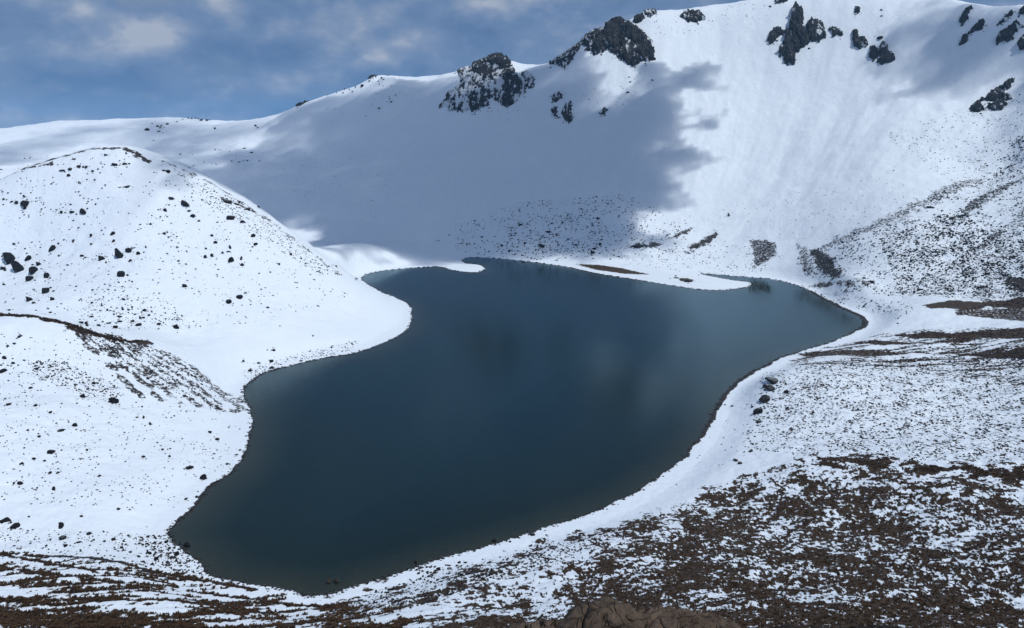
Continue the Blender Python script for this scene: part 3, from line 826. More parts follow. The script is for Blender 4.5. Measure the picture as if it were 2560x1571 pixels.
crag('rock_crag', 'blocky dark crag, lower of the right-hand pair, at the edge of the cloud shadow', [
    ('rock_buttress', a([(1700,740),(1740,720),(1830,800),(1810,900),(1720,910),(1695,820)]), 12, -.6, 2.5, 8),
    ('rock_buttress', a([(1830,760),(1900,660),(1960,720),(1960,800),(2080,880),(2030,950),(1900,990),(1810,960),(1860,900)]), 11, -.25, 2.5, 7)])
crag('rock_crag', 'dark rocks cut by the top edge of the picture above the tall spire', [('rock', a([(220,-30),(420,-30),(410,15),(340,50),(250,55)]), 9, -.1, 2.5, 6)])
crag('rock_crag', 'small square dark rock tower high on the right above the outcrop pair', [('rock', a([(1470,130),(1500,110),(1530,140),(1520,190),(1465,195)]), 8, -.5, 2, 5)])
a = lambda L: off(L, 2360, 0, 1 / 5.04)
crag('rock_crag', 'thin curved dark rib, leftmost rock in the shaded snow of the far right rim', [('rock', a([(200,270),(220,200),(280,130),(350,95),(300,180),(280,260),(230,320)]), 9, -.35, 2.5, 6)])
crag('rock_crag', 'diagonal chain of dark rock on the shaded far right wall', [
    ('rock', a([(200,560),(230,480),(300,430),(300,500),(250,550)]), 9, -.4, 2, 6), ('rock', a([(310,420),(390,340),(460,270),(510,280),(480,370),(400,390)]), 9, -.35, 2, 6)])
crag('rock_crag', 'wide dark crag near the right edge below the far rim', [('rock', a([(670,550),(700,440),(800,380),(900,310),(980,340),(880,400),(870,490),(760,510)]), 12, -.3, 2.5, 7)])
crag('rock_crag', 'small dark crag strip between the diagonal chain and the rim line', [('rock', a([(680,310),(760,240),(850,150),(870,160),(780,270)]), 7, -.1, 2.5, 5)])
crag('rock_crag', 'dark rock at the right edge of the picture under the wide crag', [('rock', a([(930,550),(1010,450),(1100,420),(1100,600),(980,600)]), 9, -.35, 2.5, 6)])
crag('rock_crag', 'dark rock touching the right edge just under the far rim', [('rock', a([(960,180),(1000,90),(1100,80),(1100,200)]), 9, -.35, 2.5, 6)])
crag('rock_crag', 'dark rocky spur on the right edge between shade and sun', [
    ('rock_buttress', a([(480,1270),(600,1170),(720,1100),(860,1020),(860,1060),(740,1140),(720,1240),(580,1270)]), 10, -.18, 3, 7),
    ('rock', a([(335,1370),(400,1310),(440,1290),(500,1380),(470,1415),(340,1400)]), 9, -.45, 2, 6),
    ('rock', a([(540,1350),(600,1330),(700,1300),(760,1290),(800,1310),(720,1390),(620,1390)]), 8, -.2, 2, 6),
    ('rock', a([(720,1210),(830,1190),(850,1250),(760,1270)]), 7, 0, 2, 6)])
a = lambda L: off(L, 740, 160, 270 / 2401)
crag('rock_crag', 'narrow dark rock edge on the skyline at the top of the left ridge', [('rock', a([(1600,320),(1680,260),(1770,190),(1790,215),(1720,290),(1640,330)]), 7, -.6, 1.5, 5)])
crag('rock_crag', 'long dark rock edge along the skyline low on the left ridge', [('rock', a([(0,940),(60,880),(180,780),(270,750),(260,790),(160,870),(120,920),(40,940)]), 7, -.7, 2, 6)])

# ------------------------------------------------------------------ boulders, each one a thing
def boulder_mesh(seed, iv=ICO2, cuts=9, flat=0.8):
    g = np.random.default_rng(seed)
    V, F = iv[0].copy(), iv[1]
    for _ in range(cuts):
        d = g.normal(size=3); d /= np.linalg.norm(d)
        lim = g.uniform(0.3, 0.75)
        s_ = V @ d
        V -= np.outer(np.maximum(s_ - lim, 0) * 0.92, d)
    V *= 1 + 0.10 * g.normal(size=(len(V), 1)) * 0.5
    V -= (V.max(0) + V.min(0)) / 2
    V /= np.abs(V).max(0)
    V *= np.array([1.0, g.uniform(0.8, 1.0), flat])
    me = mesh_np('boulder', V, F, smooth=False)
    return me
BM = [boulder_mesh(900 + i) for i in range(9)]
for me in BM: me.materials.append(M_ROCK)
BMB = [boulder_mesh(950 + i) for i in range(4)]
for me in BMB: me.materials.append(M_ROCKB)
small_rocks = []; boulder_px = []
def boulder(u, v, w, h, label, group=None, brown=False, sink=0.3, name='boulder', k=None, tall=None):
    """photograph pixels: middle, width, height"""
    p, ok = cast([u], [v + h * 0.25])
    x, y, z = p[0]
    d = math.sqrt(x * x + y * y + (z - H) ** 2)
    s = d / FPX
    sx = w * s * random.uniform(0.38, 0.48); sz = (tall if tall else h) * s * random.uniform(0.5, 0.62); sy = 0.6 * sx + 0.4 * sz
    nx, ny, nz = [float(t) for t in hn(x, y, 2.0)]
    me = random.choice(BMB if brown else BM) if k is None else BM[k]
    o = link(name, me, None, label=label, category='rock')
    if group:
        o['group'] = group; small_rocks.append((group, u, v, o))
    boulder_px.append((u, v, w, h))
    o.location = (x, y, max(z, -0.3) + sz * (0.8 - 1.4 * sink) * 0.6)
    tilt = Vector((0, 0, 1)).lerp(Vector((nx, ny, nz)), 0.6).normalized()
    o.rotation_euler = (tilt.to_track_quat('Z', 'Y') @ Matrix.Rotation(random.uniform(-0.5, 0.5), 3, 'Z').to_quaternion()).to_euler()
    o.scale = (sx, sy, sz)
    return o
C1 = lambda x, y: (x * 900 / 2464, 300 + y * 900 / 2464)       # view of the dome
s1 = 900 / 2464
dome_named = [
 (1640,1208,50,38,'roundest dark boulder alone low on the dome, upper right of a pair'), (1567,1240,42,36,'dark boulder low on the dome, lower left of an isolated pair'),
 (60,940,95,82,'big dark rock with a snowy hollow at the left edge of the dome'), (130,1000,84,104,'tallest dark block of the rock cluster at the dome\'s left edge'),
 (205,1085,46,48,'dark rock at the lower end of the cluster at the dome\'s left edge'), (315,1168,58,48,'forked dark rock below the cluster at the dome\'s left edge'),
 (200,1225,54,46,'dark boulder with small stones around it above the low hill\'s crest'), (358,1225,30,28,'round dark boulder alone above the low hill\'s crest'),
 (820,912,58,92,'tall dark rock in the middle of the dome\'s face, left half of a winged pair'), (882,886,56,46,'low dark rock in the middle of the dome\'s face, right half of a winged pair'),
 (830,1055,60,50,'dark rock directly under the winged pair on the dome\'s face'), (695,945,46,46,'hooked dark rock left of the winged pair on the dome\'s face'),
 (1583,950,48,62,'largest dark rock of the cluster on the dome\'s right flank'), (1270,570,66,44,'dark rock at the right end of the speckled band high on the dome'),
 (1580,665,84,28,'long flat dark rock high on the dome\'s right flank'), (1265,1135,36,30,'small dark rock alone right of the dome\'s centre'),
 (355,878,48,42,'dark boulder with snow behind it between the left cluster and the winged pair'), (170,572,72,36,'wide dark rock in the row high on the dome\'s left side'),
 (570,625,66,34,'dark rock cluster in the row left of the dome\'s centre'), (1205,1415,36,32,'last big boulder at the right end of the rockfall at the dome\'s foot'),
 (950,1400,46,22,'long flat boulder near the bottom of the rockfall at the dome\'s foot'), (790,1418,36,28,'leftmost big boulder at the bottom edge of the rockfall at the dome\'s foot'),
 (988,1298,30,28,'large boulder at the top right of the rockfall at the dome\'s foot')]
for x, y, w, h, lb in dome_named:
    u, v = C1(x, y); boulder(u, v, w * s1 * 1.05, h * s1 * 1.05, lb)
dome_small = [(725,240,30,16),(785,305,40,28),(850,300,35,14),(865,228,16,20),(470,378,30,20),(635,350,25,18),(650,410,14,18),(870,457,40,12),(510,268,22,14),(165,525,20,12),(115,570,24,18),
 (25,543,22,12),(495,628,35,18),(420,630,20,30),(485,578,16,14),(1130,615,26,24),(1320,655,40,30),(1360,688,22,18),(1145,660,18,10),(1175,535,40,25),(1085,615,18,10),(960,715,18,10),
 (1030,710,24,18),(1125,775,25,22),(1145,768,14,14),(770,775,35,30),(775,828,20,24),(500,825,22,22),(625,790,14,30),(98,848,20,18),(625,848,22,18),(190,945,50,40),(228,1030,48,64),
 (265,985,30,36),(320,1065,44,48),(230,1252,26,16),(35,1028,20,18),(28,1125,22,18),(62,1300,30,12),(795,885,24,24),(950,910,26,36),(725,975,15,20),(565,928,24,24),(586,940,14,16),
 (405,930,16,14),(463,993,20,12),(890,962,25,20),(875,1062,18,18),(985,905,16,12),(1000,870,14,20),(1478,835,28,32),(1450,790,24,20),(1405,935,24,34),(1450,925,22,34),(1575,870,18,40),
 (1523,908,18,24),(1650,945,18,40),(1655,988,34,24),(1410,880,20,20),(1562,900,26,16),(1730,790,44,26),(1660,692,36,34),(1750,845,40,30),(1990,915,20,34),(1910,985,18,22),(1212,870,20,18),
 (1145,915,15,14),(1220,965,22,12),(1228,985,16,10),(1273,985,20,10),(1340,1020,16,10),(1088,1022,20,10),(1832,1283,24,16),(1485,1060,20,8),(1773,1050,14,12),(330,1290,18,14),(345,1318,20,14),
 (2060,945,16,18),(2300,1000,26,20),(2250,1000,22,14),(2440,1085,30,14),(1915,1410,14,10),(1560,560,60,14),(1620,575,50,14),(1700,605,60,18),(1150,350,40,26),(1120,345,24,16),
 (430,345,44,14),(480,335,40,18),(540,318,40,18),(590,320,30,14)]
for x, y, w, h in dome_small:
    u, v = C1(x, y); boulder(u, v, w * s1, h * s1, 'small dark rock poking through the snow on the dome\'s face', 'small rocks on the dome')
fall = [(1088,1395,28,22),(820,1345,30,18),(818,1378,34,20),(840,1295,16,24),(910,1375,28,22),(985,1352,20,20),(675,1405,30,20),(625,1345,34,16),(595,1405,25,24),(1020,1335,20,20),(630,1250,20,14),
 (635,1163,20,14),(850,1230,20,12),(765,1458,18,10),(835,1472,14,8),(735,1300,14,20),(755,1305,14,14),(780,1330,16,14),(905,1280,14,26),(690,1305,14,12),(655,1300,14,10),(880,1300,16,12),
 (960,1355,14,26),(1180,1365,14,12),(1210,1365,16,12),(1135,1360,14,18),(1085,1430,16,10),(745,1390,40,10),(1040,1310,14,10),(680,1225,16,8),(845,1225,24,14),(740,1160,18,12),(755,1135,16,10),
 (555,1385,40,18),(590,1390,20,30),(620,1430,18,10),(925,1330,20,10),(700,1270,20,10)]
for x, y, w, h in fall:
    u, v = C1(x, y); boulder(u, v, w * s1, h * s1, 'small boulder in the rockfall at the foot of the dome', 'rockfall at the foot of the dome')
C2 = lambda x, y: (x * 900 / 1657, 750 + y * 900 / 1657); s2 = 900 / 1657
hill_named = [(870,770,40,26,'long dark boulder lying alone on the low hill, upper of two near the shore'), (937,815,30,36,'slanting dark boulder on the low hill, nearer the shore of two'),
 (238,697,36,22,'dark lens-shaped boulder alone in the middle of the low hill'), (345,575,26,22,'dark boulder above the lens-shaped one on the low hill'),
 (520,462,44,48,'largest dark rock in the speckled band across the low hill'), (15,322,38,30,'dark boulder at the left edge of the low hill'),
 (280,1037,28,34,'tall upright dark boulder at the foot of the low hill'), (25,1008,46,22,'wide dark boulder at the left edge under the low hill'),
 (68,1038,46,24,'dark boulder at the left edge, right below the wide one'), (290,1095,36,22,'dark boulder directly below the tall upright one'),
 (812,1165,30,24,'pointed boulder near the lake\'s lower left corner'), (720,1190,20,22,'upright stone left of the pointed boulder near the lake\'s corner'),
 (1250,278,24,26,'dark boulder above the shingle where the dome meets the cove')]
for x, y, w, h, lb in hill_named:
    u, v = C2(x, y); boulder(u, v, w * s2, h * s2, lb)
hill_small = [(40,480,24,12),(20,265,20,18),(232,517,16,12),(140,405,16,12),(92,165,22,14),(165,485,18,12),(95,842,26,20),(248,868,16,22),(546,960,18,16),(410,1075,24,14),(432,1104,16,12),
 (520,1100,26,16),(765,1113,20,16),(680,1090,14,14),(780,718,14,14),(748,688,14,14),(965,607,20,16),(660,540,14,14),(680,360,16,20),(1260,230,20,14),(100,750,20,14),(458,808,18,10),
 (155,730,14,14),(180,628,14,12),(128,598,14,12),(205,740,14,10),(230,795,18,12),(265,795,14,10),(375,995,16,10),(570,1110,14,12),(640,1120,16,14),(690,1165,24,14),(640,1180,20,12),
 (600,1160,18,12),(560,1140,20,12),(480,1110,18,12),(360,1115,20,14),(300,1130,24,14),(590,1085,16,10),(830,1210,18,10),(790,1185,22,14),(700,1215,22,14),(660,1205,20,12),(580,1125,16,12),
 (400,690,10,14),(660,720,22,12),(690,570,12,18),(630,540,14,10),(1000,640,26,16),(1105,690,18,14),(1090,712,14,10),(1045,755,14,12),(905,905,20,16),(855,915,16,14),(280,600,36,12),
 (380,440,26,30),(430,380,22,18),(170,315,18,14),(60,290,14,14),(35,210,16,14),(65,200,14,10),(1120,280,16,14),(1150,325,20,14),(1190,290,16,10),(1250,310,30,18),(1385,280,20,10),(1440,165,10,8)]
for x, y, w, h in hill_small:
    u, v = C2(x, y); boulder(u, v, w * s2, h * s2, 'small dark stone in the snow on the low hill', 'small stones on the low hill')
# near-right shore
C3 = lambda x, y: (1000 + x * 400 / 2464, 1300 + y * 400 / 2464); s3 = 400 / 2464
for x, y, w, h, lb in [(1450,310,90,62,'dark boulder half in the water on the near shore'), (2040,220,112,62,'dark pointed boulder alone on the white beach of the near shore'),
   (1690,335,70,26,'flat dark stone on the white beach between two boulders'), (2015,395,72,36,'dark stone on the beach, left of a pair above the tussock'), (2115,425,62,46,'dark stone on the beach, right of a pair above the tussock'),
   (1150,480,60,30,'small stone alone on the beach left of the half-sunk boulder'), (245,645,56,60,'dark stone standing in the shallows by the stone ring'), (760,748,90,40,'low dark rock on the beach right of the stone ring')]:
    u, v = C3(x, y); boulder(u, v, w * s3, h * s3, lb)
for x, y, w, h in [(910,543,50,20),(910,650,54,50),(1010,655,80,36),(870,705,54,36),(940,708,54,36),(1275,608,42,20),(1370,658,56,40),(1095,795,50,36),(285,820,62,36),(20,800,50,36),(355,865,40,40),(460,860,130,40),
   (690,890,110,36),(160,915,40,26),(210,960,50,40),(70,995,60,26),(2230,300,40,26),(2360,330,30,20),(1785,475,26,22),(1660,600,70,40),(1410,770,70,70),(960,840,90,70),(1200,860,90,60),(1345,860,60,40)]:
    u, v = C3(x, y); boulder(u, v, w * s3, h * s3, 'small dark stone on the near white beach', 'stones on the near beach')
for x, y, w, h, lb in [(822,1453,12,11,'greyish stone at the water\'s edge by the lake\'s near end, left one'), (840,1450,13,16,'greyish stone at the water\'s edge by the lake\'s near end, right one')]:
    boulder(x, y, w, h, lb, brown=True)
boulder(468, 1362, 16, 18, 'dark stone standing in the shallows of the lake\'s lower left corner')
# stone ring on the beach
ring_px = [(255,765,60),(300,745,56),(350,728,60),(410,722,60),(470,720,60),(540,715,60),(590,745,84),(610,765,60),(560,775,70),(530,800,60),(480,805,56),(420,798,60),(345,790,50),(300,775,40)]
cpt, _ = cast([1000 + 430 * s3], [1300 + 765 * s3])
ring = empty('stone_ring', tuple(cpt[0]), label='ring of dark stones laid out on the near white beach', category='stone ring')
for x, y, w in ring_px:
    u, v = C3(x, y); o = boulder(u, v, w * s3, w * s3 * 0.6, '', name='stone')
    del o['label']; del o['category']
    o.location = Vector(o.location) - ring.location; o.parent = ring
# row of flat dark hummocks behind the near-right shore
C5 = lambda x, y: (1760 + x * 400 / 2419, 880 + y * 400 / 2419); s5 = 400 / 2419
for i, (x, y, w, h, lb) in enumerate([(1040,410,250,105,'farthest and widest flat dark rock of the row beside the right-hand beach'), (1000,535,180,90,'second flat dark rock of the row beside the right-hand beach'),
   (910,690,180,150,'third and tallest dark rock in the middle of the row beside the right-hand beach'), (825,870,120,150,'fourth dark rock of the row beside the right-hand beach'),
   (820,1040,110,48,'fifth dark rock near the front of the row beside the right-hand beach'), (820,1110,64,26,'smallest and nearest dark rock of the row beside the right-hand beach')]):
    u, v = C5(x, y); boulder(u, v, w * s5 * 1.35, h * s5 * 1.3, lb, tall=h * 0.75 * s5, sink=0.3)
for x, y, w, h, lb in [(1840,1150,18,8,'flat dark stone on the white strip above the near-right tussock'),(1850,1158,14,9,'dark stone touching the flat one above the near-right tussock'),(1877,1127,18,7,'low dark stone right of the pair above the near-right tussock'),
   (1302,561,14,7,'square dark block standing out on the shaded foot of the back wall')]:
    boulder(x, y, w, h, lb)
# far shore and foot of the back wall
C6 = lambda x, y: (1060 + x * 800 / 2464, 430 + y * 800 / 2464); s6 = 800 / 2464
for x, y, w, h in [(703,470,20,14),(600,566,28,24),(655,608,26,20),(775,548,24,20),(820,452,26,12),(955,460,54,14),(1020,480,18,40),(1110,518,28,14),(1340,355,24,36),(1168,558,36,20),(905,565,60,36),(1370,520,24,16),
   (1355,555,24,36),(1310,590,40,20),(1300,618,50,24),(978,600,22,14),(1500,652,24,14),(880,598,14,8),(765,690,26,14),(755,640,14,14),(1133,645,16,10),(907,350,14,10),(2348,330,16,36),(1410,798,28,12),(1490,806,20,12),
   (1942,815,50,14),(2030,840,90,22),(113,528,18,8),(195,486,16,6),(280,550,14,6),(1295,400,12,36),(1630,570,60,20)]:
    u, v = C6(x, y); boulder(u, v, w * s6, h * s6, 'dark rock in the debris at the foot of the back wall by the far shore', 'debris at the foot of the back wall')
# rocks strung along the left ridge and the distant rim
C7 = lambda x, y: (740 + x * 270 / 2401, 160 + y * 270 / 2401); s7 = 270 / 2401
for x, y, w, h, lb in [(1475,485,90,80,'round dark rock just under the skyline of the left ridge'), (2120,840,70,40,'dark rock, lower of two on the shaded snow right of the left ridge'), (1850,980,64,50,'dark rock alone on the shaded snow below the left ridge')]:
    u, v = C7(x, y); boulder(u, v, w * s7, h * s7, lb)
for x, y, w, h in [(1080,555,40,50),(1190,570,40,50),(1325,510,36,60),(1255,620,50,40),(1050,645,28,50),(905,640,24,40),(1775,285,40,50),(1715,318,40,30),(1630,380,60,40),(1900,310,50,50),(1945,345,50,30),(1830,385,40,30),
   (1855,450,26,40),(2000,230,20,40),(2060,258,56,14),(550,685,30,20),(385,720,50,22),(685,670,20,40),(2085,780,30,30),(2215,690,36,36),(1555,1165,36,24),(1935,490,36,24)]:
    u, v = C7(x, y); boulder(u, v, w * s7, h * s7, 'small dark rock along the left ridge below the clouds', 'rocks along the left ridge')
C8 = lambda x, y: (340 + x * 360 / 2464, 270 + y * 360 / 2464); s8 = 360 / 2464
boulder(*C8(195, 365), 96 * s8, 56 * s8, 'largest dark rock on the distant snowy shoulder left of the ridge')
for x, y, w, h in [(370,310,60,40),(410,340,50,30),(435,305,50,30),(480,330,20,20),(395,400,70,24),(530,275,60,30),(705,235,36,24),(800,195,30,24),(900,175,36,34),(950,180,40,40),(1015,172,40,30),(1065,168,20,30),
   (1110,210,60,40),(1130,190,40,16),(1205,210,60,40),(1255,188,36,20),(1350,350,40,36),(300,555,36,14),(2045,300,40,50),(2080,335,50,24)]:
    u, v = C8(x, y); boulder(u, v, w * s8, h * s8, 'small dark rock on the distant snowy shoulder left of the ridge', 'rocks on the distant shoulder')
for x, y, w, h in [(760,790,60,20),(1360,712,40,18),(1425,714,44,20),(1605,745,30,14),(1855,688,64,18),(1975,762,66,26),(905,1020,44,20),(985,995,36,20),(1165,925,24,20),(1375,962,24,24),(1635,908,40,24),(1765,925,44,24),
   (1840,908,24,20),(1905,902,50,18),(2110,908,36,18)]:
    u, v = C8(x, y); boulder(u, v, w * s8, h * s8, 'small dark rock on the shaded snow behind the dome', 'rocks in the shade behind the dome')
for u, v, w, h in [(1830,1015,10,6),(2160,766,9,5),(2245,808,7,4),(2180,704,12,6),(2160,695,10,5),(2325,518,16,8),(2378,545,14,6),(2455,577,12,6),(1575,205,6,4),(1572,193,5,3),(1570,230,10,6),(1630,200,5,4),(1925,16,8,4),(2050,52,6,5),(2203,25,6,4),(2203,40,6,4),(2200,94,14,9)]:
    boulder(u, v, w, h, 'small dark rock scattered on the open snow of the right-hand slopes', 'scattered rocks on the right-hand slopes')

# tell the small rocks of a group apart
ORD = ['first','second','third','fourth','fifth','sixth','seventh','eighth','ninth','tenth','eleventh','twelfth','thirteenth','fourteenth','fifteenth','sixteenth','seventeenth','eighteenth','nineteenth','twentieth']
TENS = {20: 'twenty', 30: 'thirty'}
def ordinal(i):
    if i < 20: return ORD[i]
    t = (i + 1) // 10 * 10
    return {20: 'twentieth', 30: 'thirtieth'}[t] if (i + 1) % 10 == 0 else TENS[t] + '-' + ORD[(i + 1) % 10 - 1]
LM = {'small rocks on the dome': ('small dark rock on the dome', C1, [((850,900),'the winged rock pair'), ((130,1000),'the left-edge rock cluster'), ((1600,1225),'the isolated pair'), ((1583,950),'the largest flank rock'),
        ((1270,570),'the speckled band'), ((1580,665),'the long flat rock'), ((170,572),'the wide rock high left'), ((570,625),'the cluster left of centre'), ((750,195),'the summit'), ((355,878),'the snow-backed boulder'), ((1265,1135),'the lone rock')]),
      'small stones on the low hill': ('small dark stone on the low hill', C2, [((238,697),'the lens-shaped boulder'), ((900,790),'the two shore boulders'), ((280,1037),'the tall upright boulder'), ((520,462),'the speckled band'),
        ((15,322),'the left-edge boulder'), ((812,1165),'the pointed boulder'), ((1250,278),'the cove boulder')]),
      'rockfall at the foot of the dome': ('rockfall stone under the dome', C1, [((1205,1415),'the last big boulder'), ((950,1400),'the long flat boulder'), ((790,1418),'the leftmost big boulder'), ((988,1298),'the top right boulder')])}
ONE = {'stones on the near beach': 'small dark stone on the near white beach', 'debris at the foot of the back wall': 'dark rock at the back wall\'s foot by the far shore',
       'rocks along the left ridge': 'small dark rock along the left ridge', 'rocks on the distant shoulder': 'small dark rock on the distant shoulder left of the ridge',
       'rocks in the shade behind the dome': 'small dark rock on the shaded snow behind the dome', 'scattered rocks on the right-hand slopes': 'small lone rock on the open right-hand slopes'}
sets = {}
for g_, u, v, o in small_rocks:
    if g_ in LM:
        head, conv, marks = LM[g_]
        best = min(marks, key=lambda m_: math.hypot(conv(*m_[0])[0] - u, conv(*m_[0])[1] - v))
        mu, mv = conv(*best[0]); du, dv = u - mu, v - mv
        side = ('left of' if du < 0 else 'right of') if abs(du) > abs(dv) else ('above' if dv < 0 else 'below')
        sets.setdefault((head, side, best[1]), []).append((math.hypot(du, dv), o))
    else:
        sets.setdefault((ONE[g_],), []).append((u, o))
for key, L_ in sets.items():
    L_.sort(key=lambda t_: t_[0])
    for i, (_, o) in enumerate(L_):
        if len(key) == 1: o['label'] = '%s, %s from the left' % (key[0], ordinal(i))
        else: o['label'] = '%s, %s %s %s' % (key[0], 'nearest' if i == 0 else ordinal(i) + ' nearest', key[1], key[2])

# ------------------------------------------------------------------ what nobody could count: small stones and grass
def in_poly(px, n):
    P = np.array(px, float)
    out = np.zeros((0, 2))
    while len(out) < n:
        c = np.c_[rng.uniform(P[:, 0].min(), P[:, 0].max(), n * 2), rng.uniform(P[:, 1].min(), P[:, 1].max(), n * 2)]
        out = np.r_[out, c[poly_sd(c[:, 0], c[:, 1], P) > 0]]
    return out[:n]
def clump(px, seed, sx, sy, lo, hi):
    f = fbm(px[:, 0] / sx, px[:, 1] / sy, 3, seed)
    return px[rng.uniform(lo, hi, len(px)) < f]
rocks_low = []
for i in range(10):
    g = np.random.default_rng(70 + i)
    v = ICO1[0] * (1 + 0.28 * g.normal(size=(len(ICO1[0]), 1)))
    rocks_low.append(v[:, :] if len(v) <= 12 else v)
# icosahedron of 20 faces
t_ = (1 + 5 ** 0.5) / 2
I12 = np.array([(-1,t_,0),(1,t_,0),(-1,-t_,0),(1,-t_,0),(0,-1,t_),(0,1,t_),(0,-1,-t_),(0,1,-t_),(t_,0,-1),(t_,0,1),(-t_,0,-1),(-t_,0,1)]) / math.hypot(1, t_)
F20 = np.array([(0,11,5),(0,5,1),(0,1,7),(0,7,10),(0,10,11),(1,5,9),(5,11,4),(11,10,2),(10,7,6),(7,1,8),(3,9,4),(3,4,2),(3,2,6),(3,6,8),(3,8,9),(4,9,5),(2,4,11),(6,2,10),(8,6,7),(9,8,1)])
SV, SF, SC = [], [], 0
def scatter(px, lo, hi, asp=(0.5, 0.9), pw=2.2):
    """small stones at photograph pixels px, lo..hi photograph pixels wide"""
    global SC
    p, ok = cast(px[:, 0], px[:, 1])
    keep = ok & (p[:, 2] > 0.02)
    p = p[keep]
    m = len(p)
    d = np.sqrt(p[:, 0] ** 2 + p[:, 1] ** 2 + (p[:, 2] - H) ** 2) / FPX
    w = (lo + (hi - lo) * rng.uniform(0, 1, m) ** pw) * d * 0.5
    V = I12[None] * (1 + 0.22 * rng.normal(size=(m, 12, 1)))
    V = V * np.stack([w, w * rng.uniform(0.7, 1.1, m), w * rng.uniform(asp[0], asp[1], m)], -1)[:, None, :]
    th = rng.uniform(0, 6.283, m)
    c, s = np.cos(th)[:, None], np.sin(th)[:, None]
    V = np.stack([V[..., 0] * c - V[..., 1] * s, V[..., 0] * s + V[..., 1] * c, V[..., 2]], -1)
    V += p[:, None, :] + np.array([0, 0, 0.1]) * w[:, None, None]
    SV.append(V.reshape(-1, 3)); SF.append((F20[None] + (np.arange(m) * 12)[:, None, None]).reshape(-1, 3) + SC)
    SC += m * 12
scatter(clump(in_poly([(1130,570),(1300,505),(1560,485),(1720,560),(1720,640),(1500,655),(1250,648),(1130,625)], 3000), 5, 60, 40, -.5, .35), 1.2, 5)
scatter(in_poly([(1250,560),(1480,540),(1560,600),(1480,640),(1280,632)], 350), 1.5, 5.5)
scatter(in_poly([(1500,640),(1800,600),(1960,640),(1900,690),(1750,690),(1600,665)], 450), 1.2, 4)
scatter(clump(in_poly([(1980,650),(2180,560),(2400,460),(2560,330),(2560,760),(2300,740),(2080,740)], 11000), 15, 60, 30, -.35, .5), 1.2, 5)
scatter(clump(in_poly([(2200,600),(2400,520),(2480,600),(2560,600),(2560,745),(2250,735)], 7000), 19, 40, 20, -.4, .5), 1.5, 6)
scatter(in_poly([(1700,540),(2000,480),(2250,420),(2300,500),(2050,600),(1750,610)], 350), 1, 3)
scatter(in_poly([(2200,330),(2560,230),(2560,420),(2380,470)], 700), 1, 3.5)
scatter(clump(in_poly([(1900,935),(2100,900),(2560,880),(2560,1160),(2050,1145),(1850,1120),(1900,1010)], 15000), 23, 40, 25, -.4, .5), 1.5, 6, (0.4, 0.8))
scatter(in_poly([(1740,1010),(1900,960),(1900,1150),(1720,1180),(1700,1120)], 90), 1.5, 5)
scatter(in_poly([(1950,720),(2120,740),(2300,760),(2250,800),(2100,760)], 200), 1.5, 5)
scatter(clump(in_poly([(0,400),(240,375),(420,410),(650,560),(880,740),(700,800),(400,830),(0,770)], 3400), 31, 45, 30, -.3, .5), 1.2, 5)
scatter(in_poly([(420,410),(560,480),(700,570),(860,690),(800,690),(640,590),(500,500)], 900), 1.2, 4.5)
scatter(in_poly([(200,720),(330,700),(430,760),(480,820),(300,830),(200,800)], 420), 1.2, 5)
scatter(clump(in_poly([(0,830),(200,850),(500,1020),(620,1080),(560,1200),(420,1280),(0,1260)], 2600), 29, 60, 50, -.5, .45), 1.2, 5)
scatter(in_poly([(60,900),(150,900),(295,965),(300,1020),(200,985),(90,945)], 420), 1.5, 6)
scatter(in_poly([(160,810),(270,840),(420,880),(560,1000),(550,1040),(400,960),(260,880)], 900), 1.5, 6, (0.4, 0.7))
scatter(in_poly([(0,1320),(200,1330),(400,1330),(440,1370),(520,1440),(300,1420),(0,1400)], 520), 1.5, 6)
scatter(in_poly([(330,1345),(415,1335),(480,1390),(540,1445),(400,1420)], 320), 2, 8)
scatter(in_poly([(600,930),(760,880),(900,850),(880,880),(720,905),(620,950)], 260), 1.5, 5)
scatter(in_poly([(740,190),(1000,170),(1050,260),(900,290),(740,280)], 90), 1, 3)
scatter(in_poly([(430,380),(900,380),(1050,520),(900,560),(700,480)], 160), 1, 3)
scatter(in_poly([(1560,20),(1950,0),(1900,60),(1600,110)], 130), 1, 3.5)
scatter(in_poly([(1090,260),(1340,270),(1600,180),(1620,260),(1300,330)], 120), 1, 3)
scatter(in_poly([(860,1500),(1000,1460),(1300,1380),(1500,1320),(1560,1340),(1300,1440),(1000,1530),(860,1540)], 1500), 2, 8)
for pp in crag_px:
    P_ = np.array(pp); c_ = P_.mean(0); ext = np.ptp(P_, axis=0)
    k_ = int(8 + 0.05 * ext[0] * ext[1] ** 0.5)
    e_ = P_[rng.integers(0, len(P_), k_)]; f_ = P_[rng.integers(0, len(P_), k_)]
    q_ = e_ + (f_ - e_) * rng.uniform(0, .5, (k_, 1)) + rng.normal(size=(k_, 2)) * 4.0
    scatter(q_ + np.array([0, 3.0]), 1.5, 5.5)
for (u, v, w, h) in boulder_px:
    if w < 5 or v > 1440: continue
    k_ = random.randint(1, 6)
    q_ = np.array([[u, v + h * 0.2]]) + rng.normal(size=(k_, 2)) * np.array([w * 0.75, h * 0.6])
    scatter(q_, 1.2, max(2.0, w * 0.4))
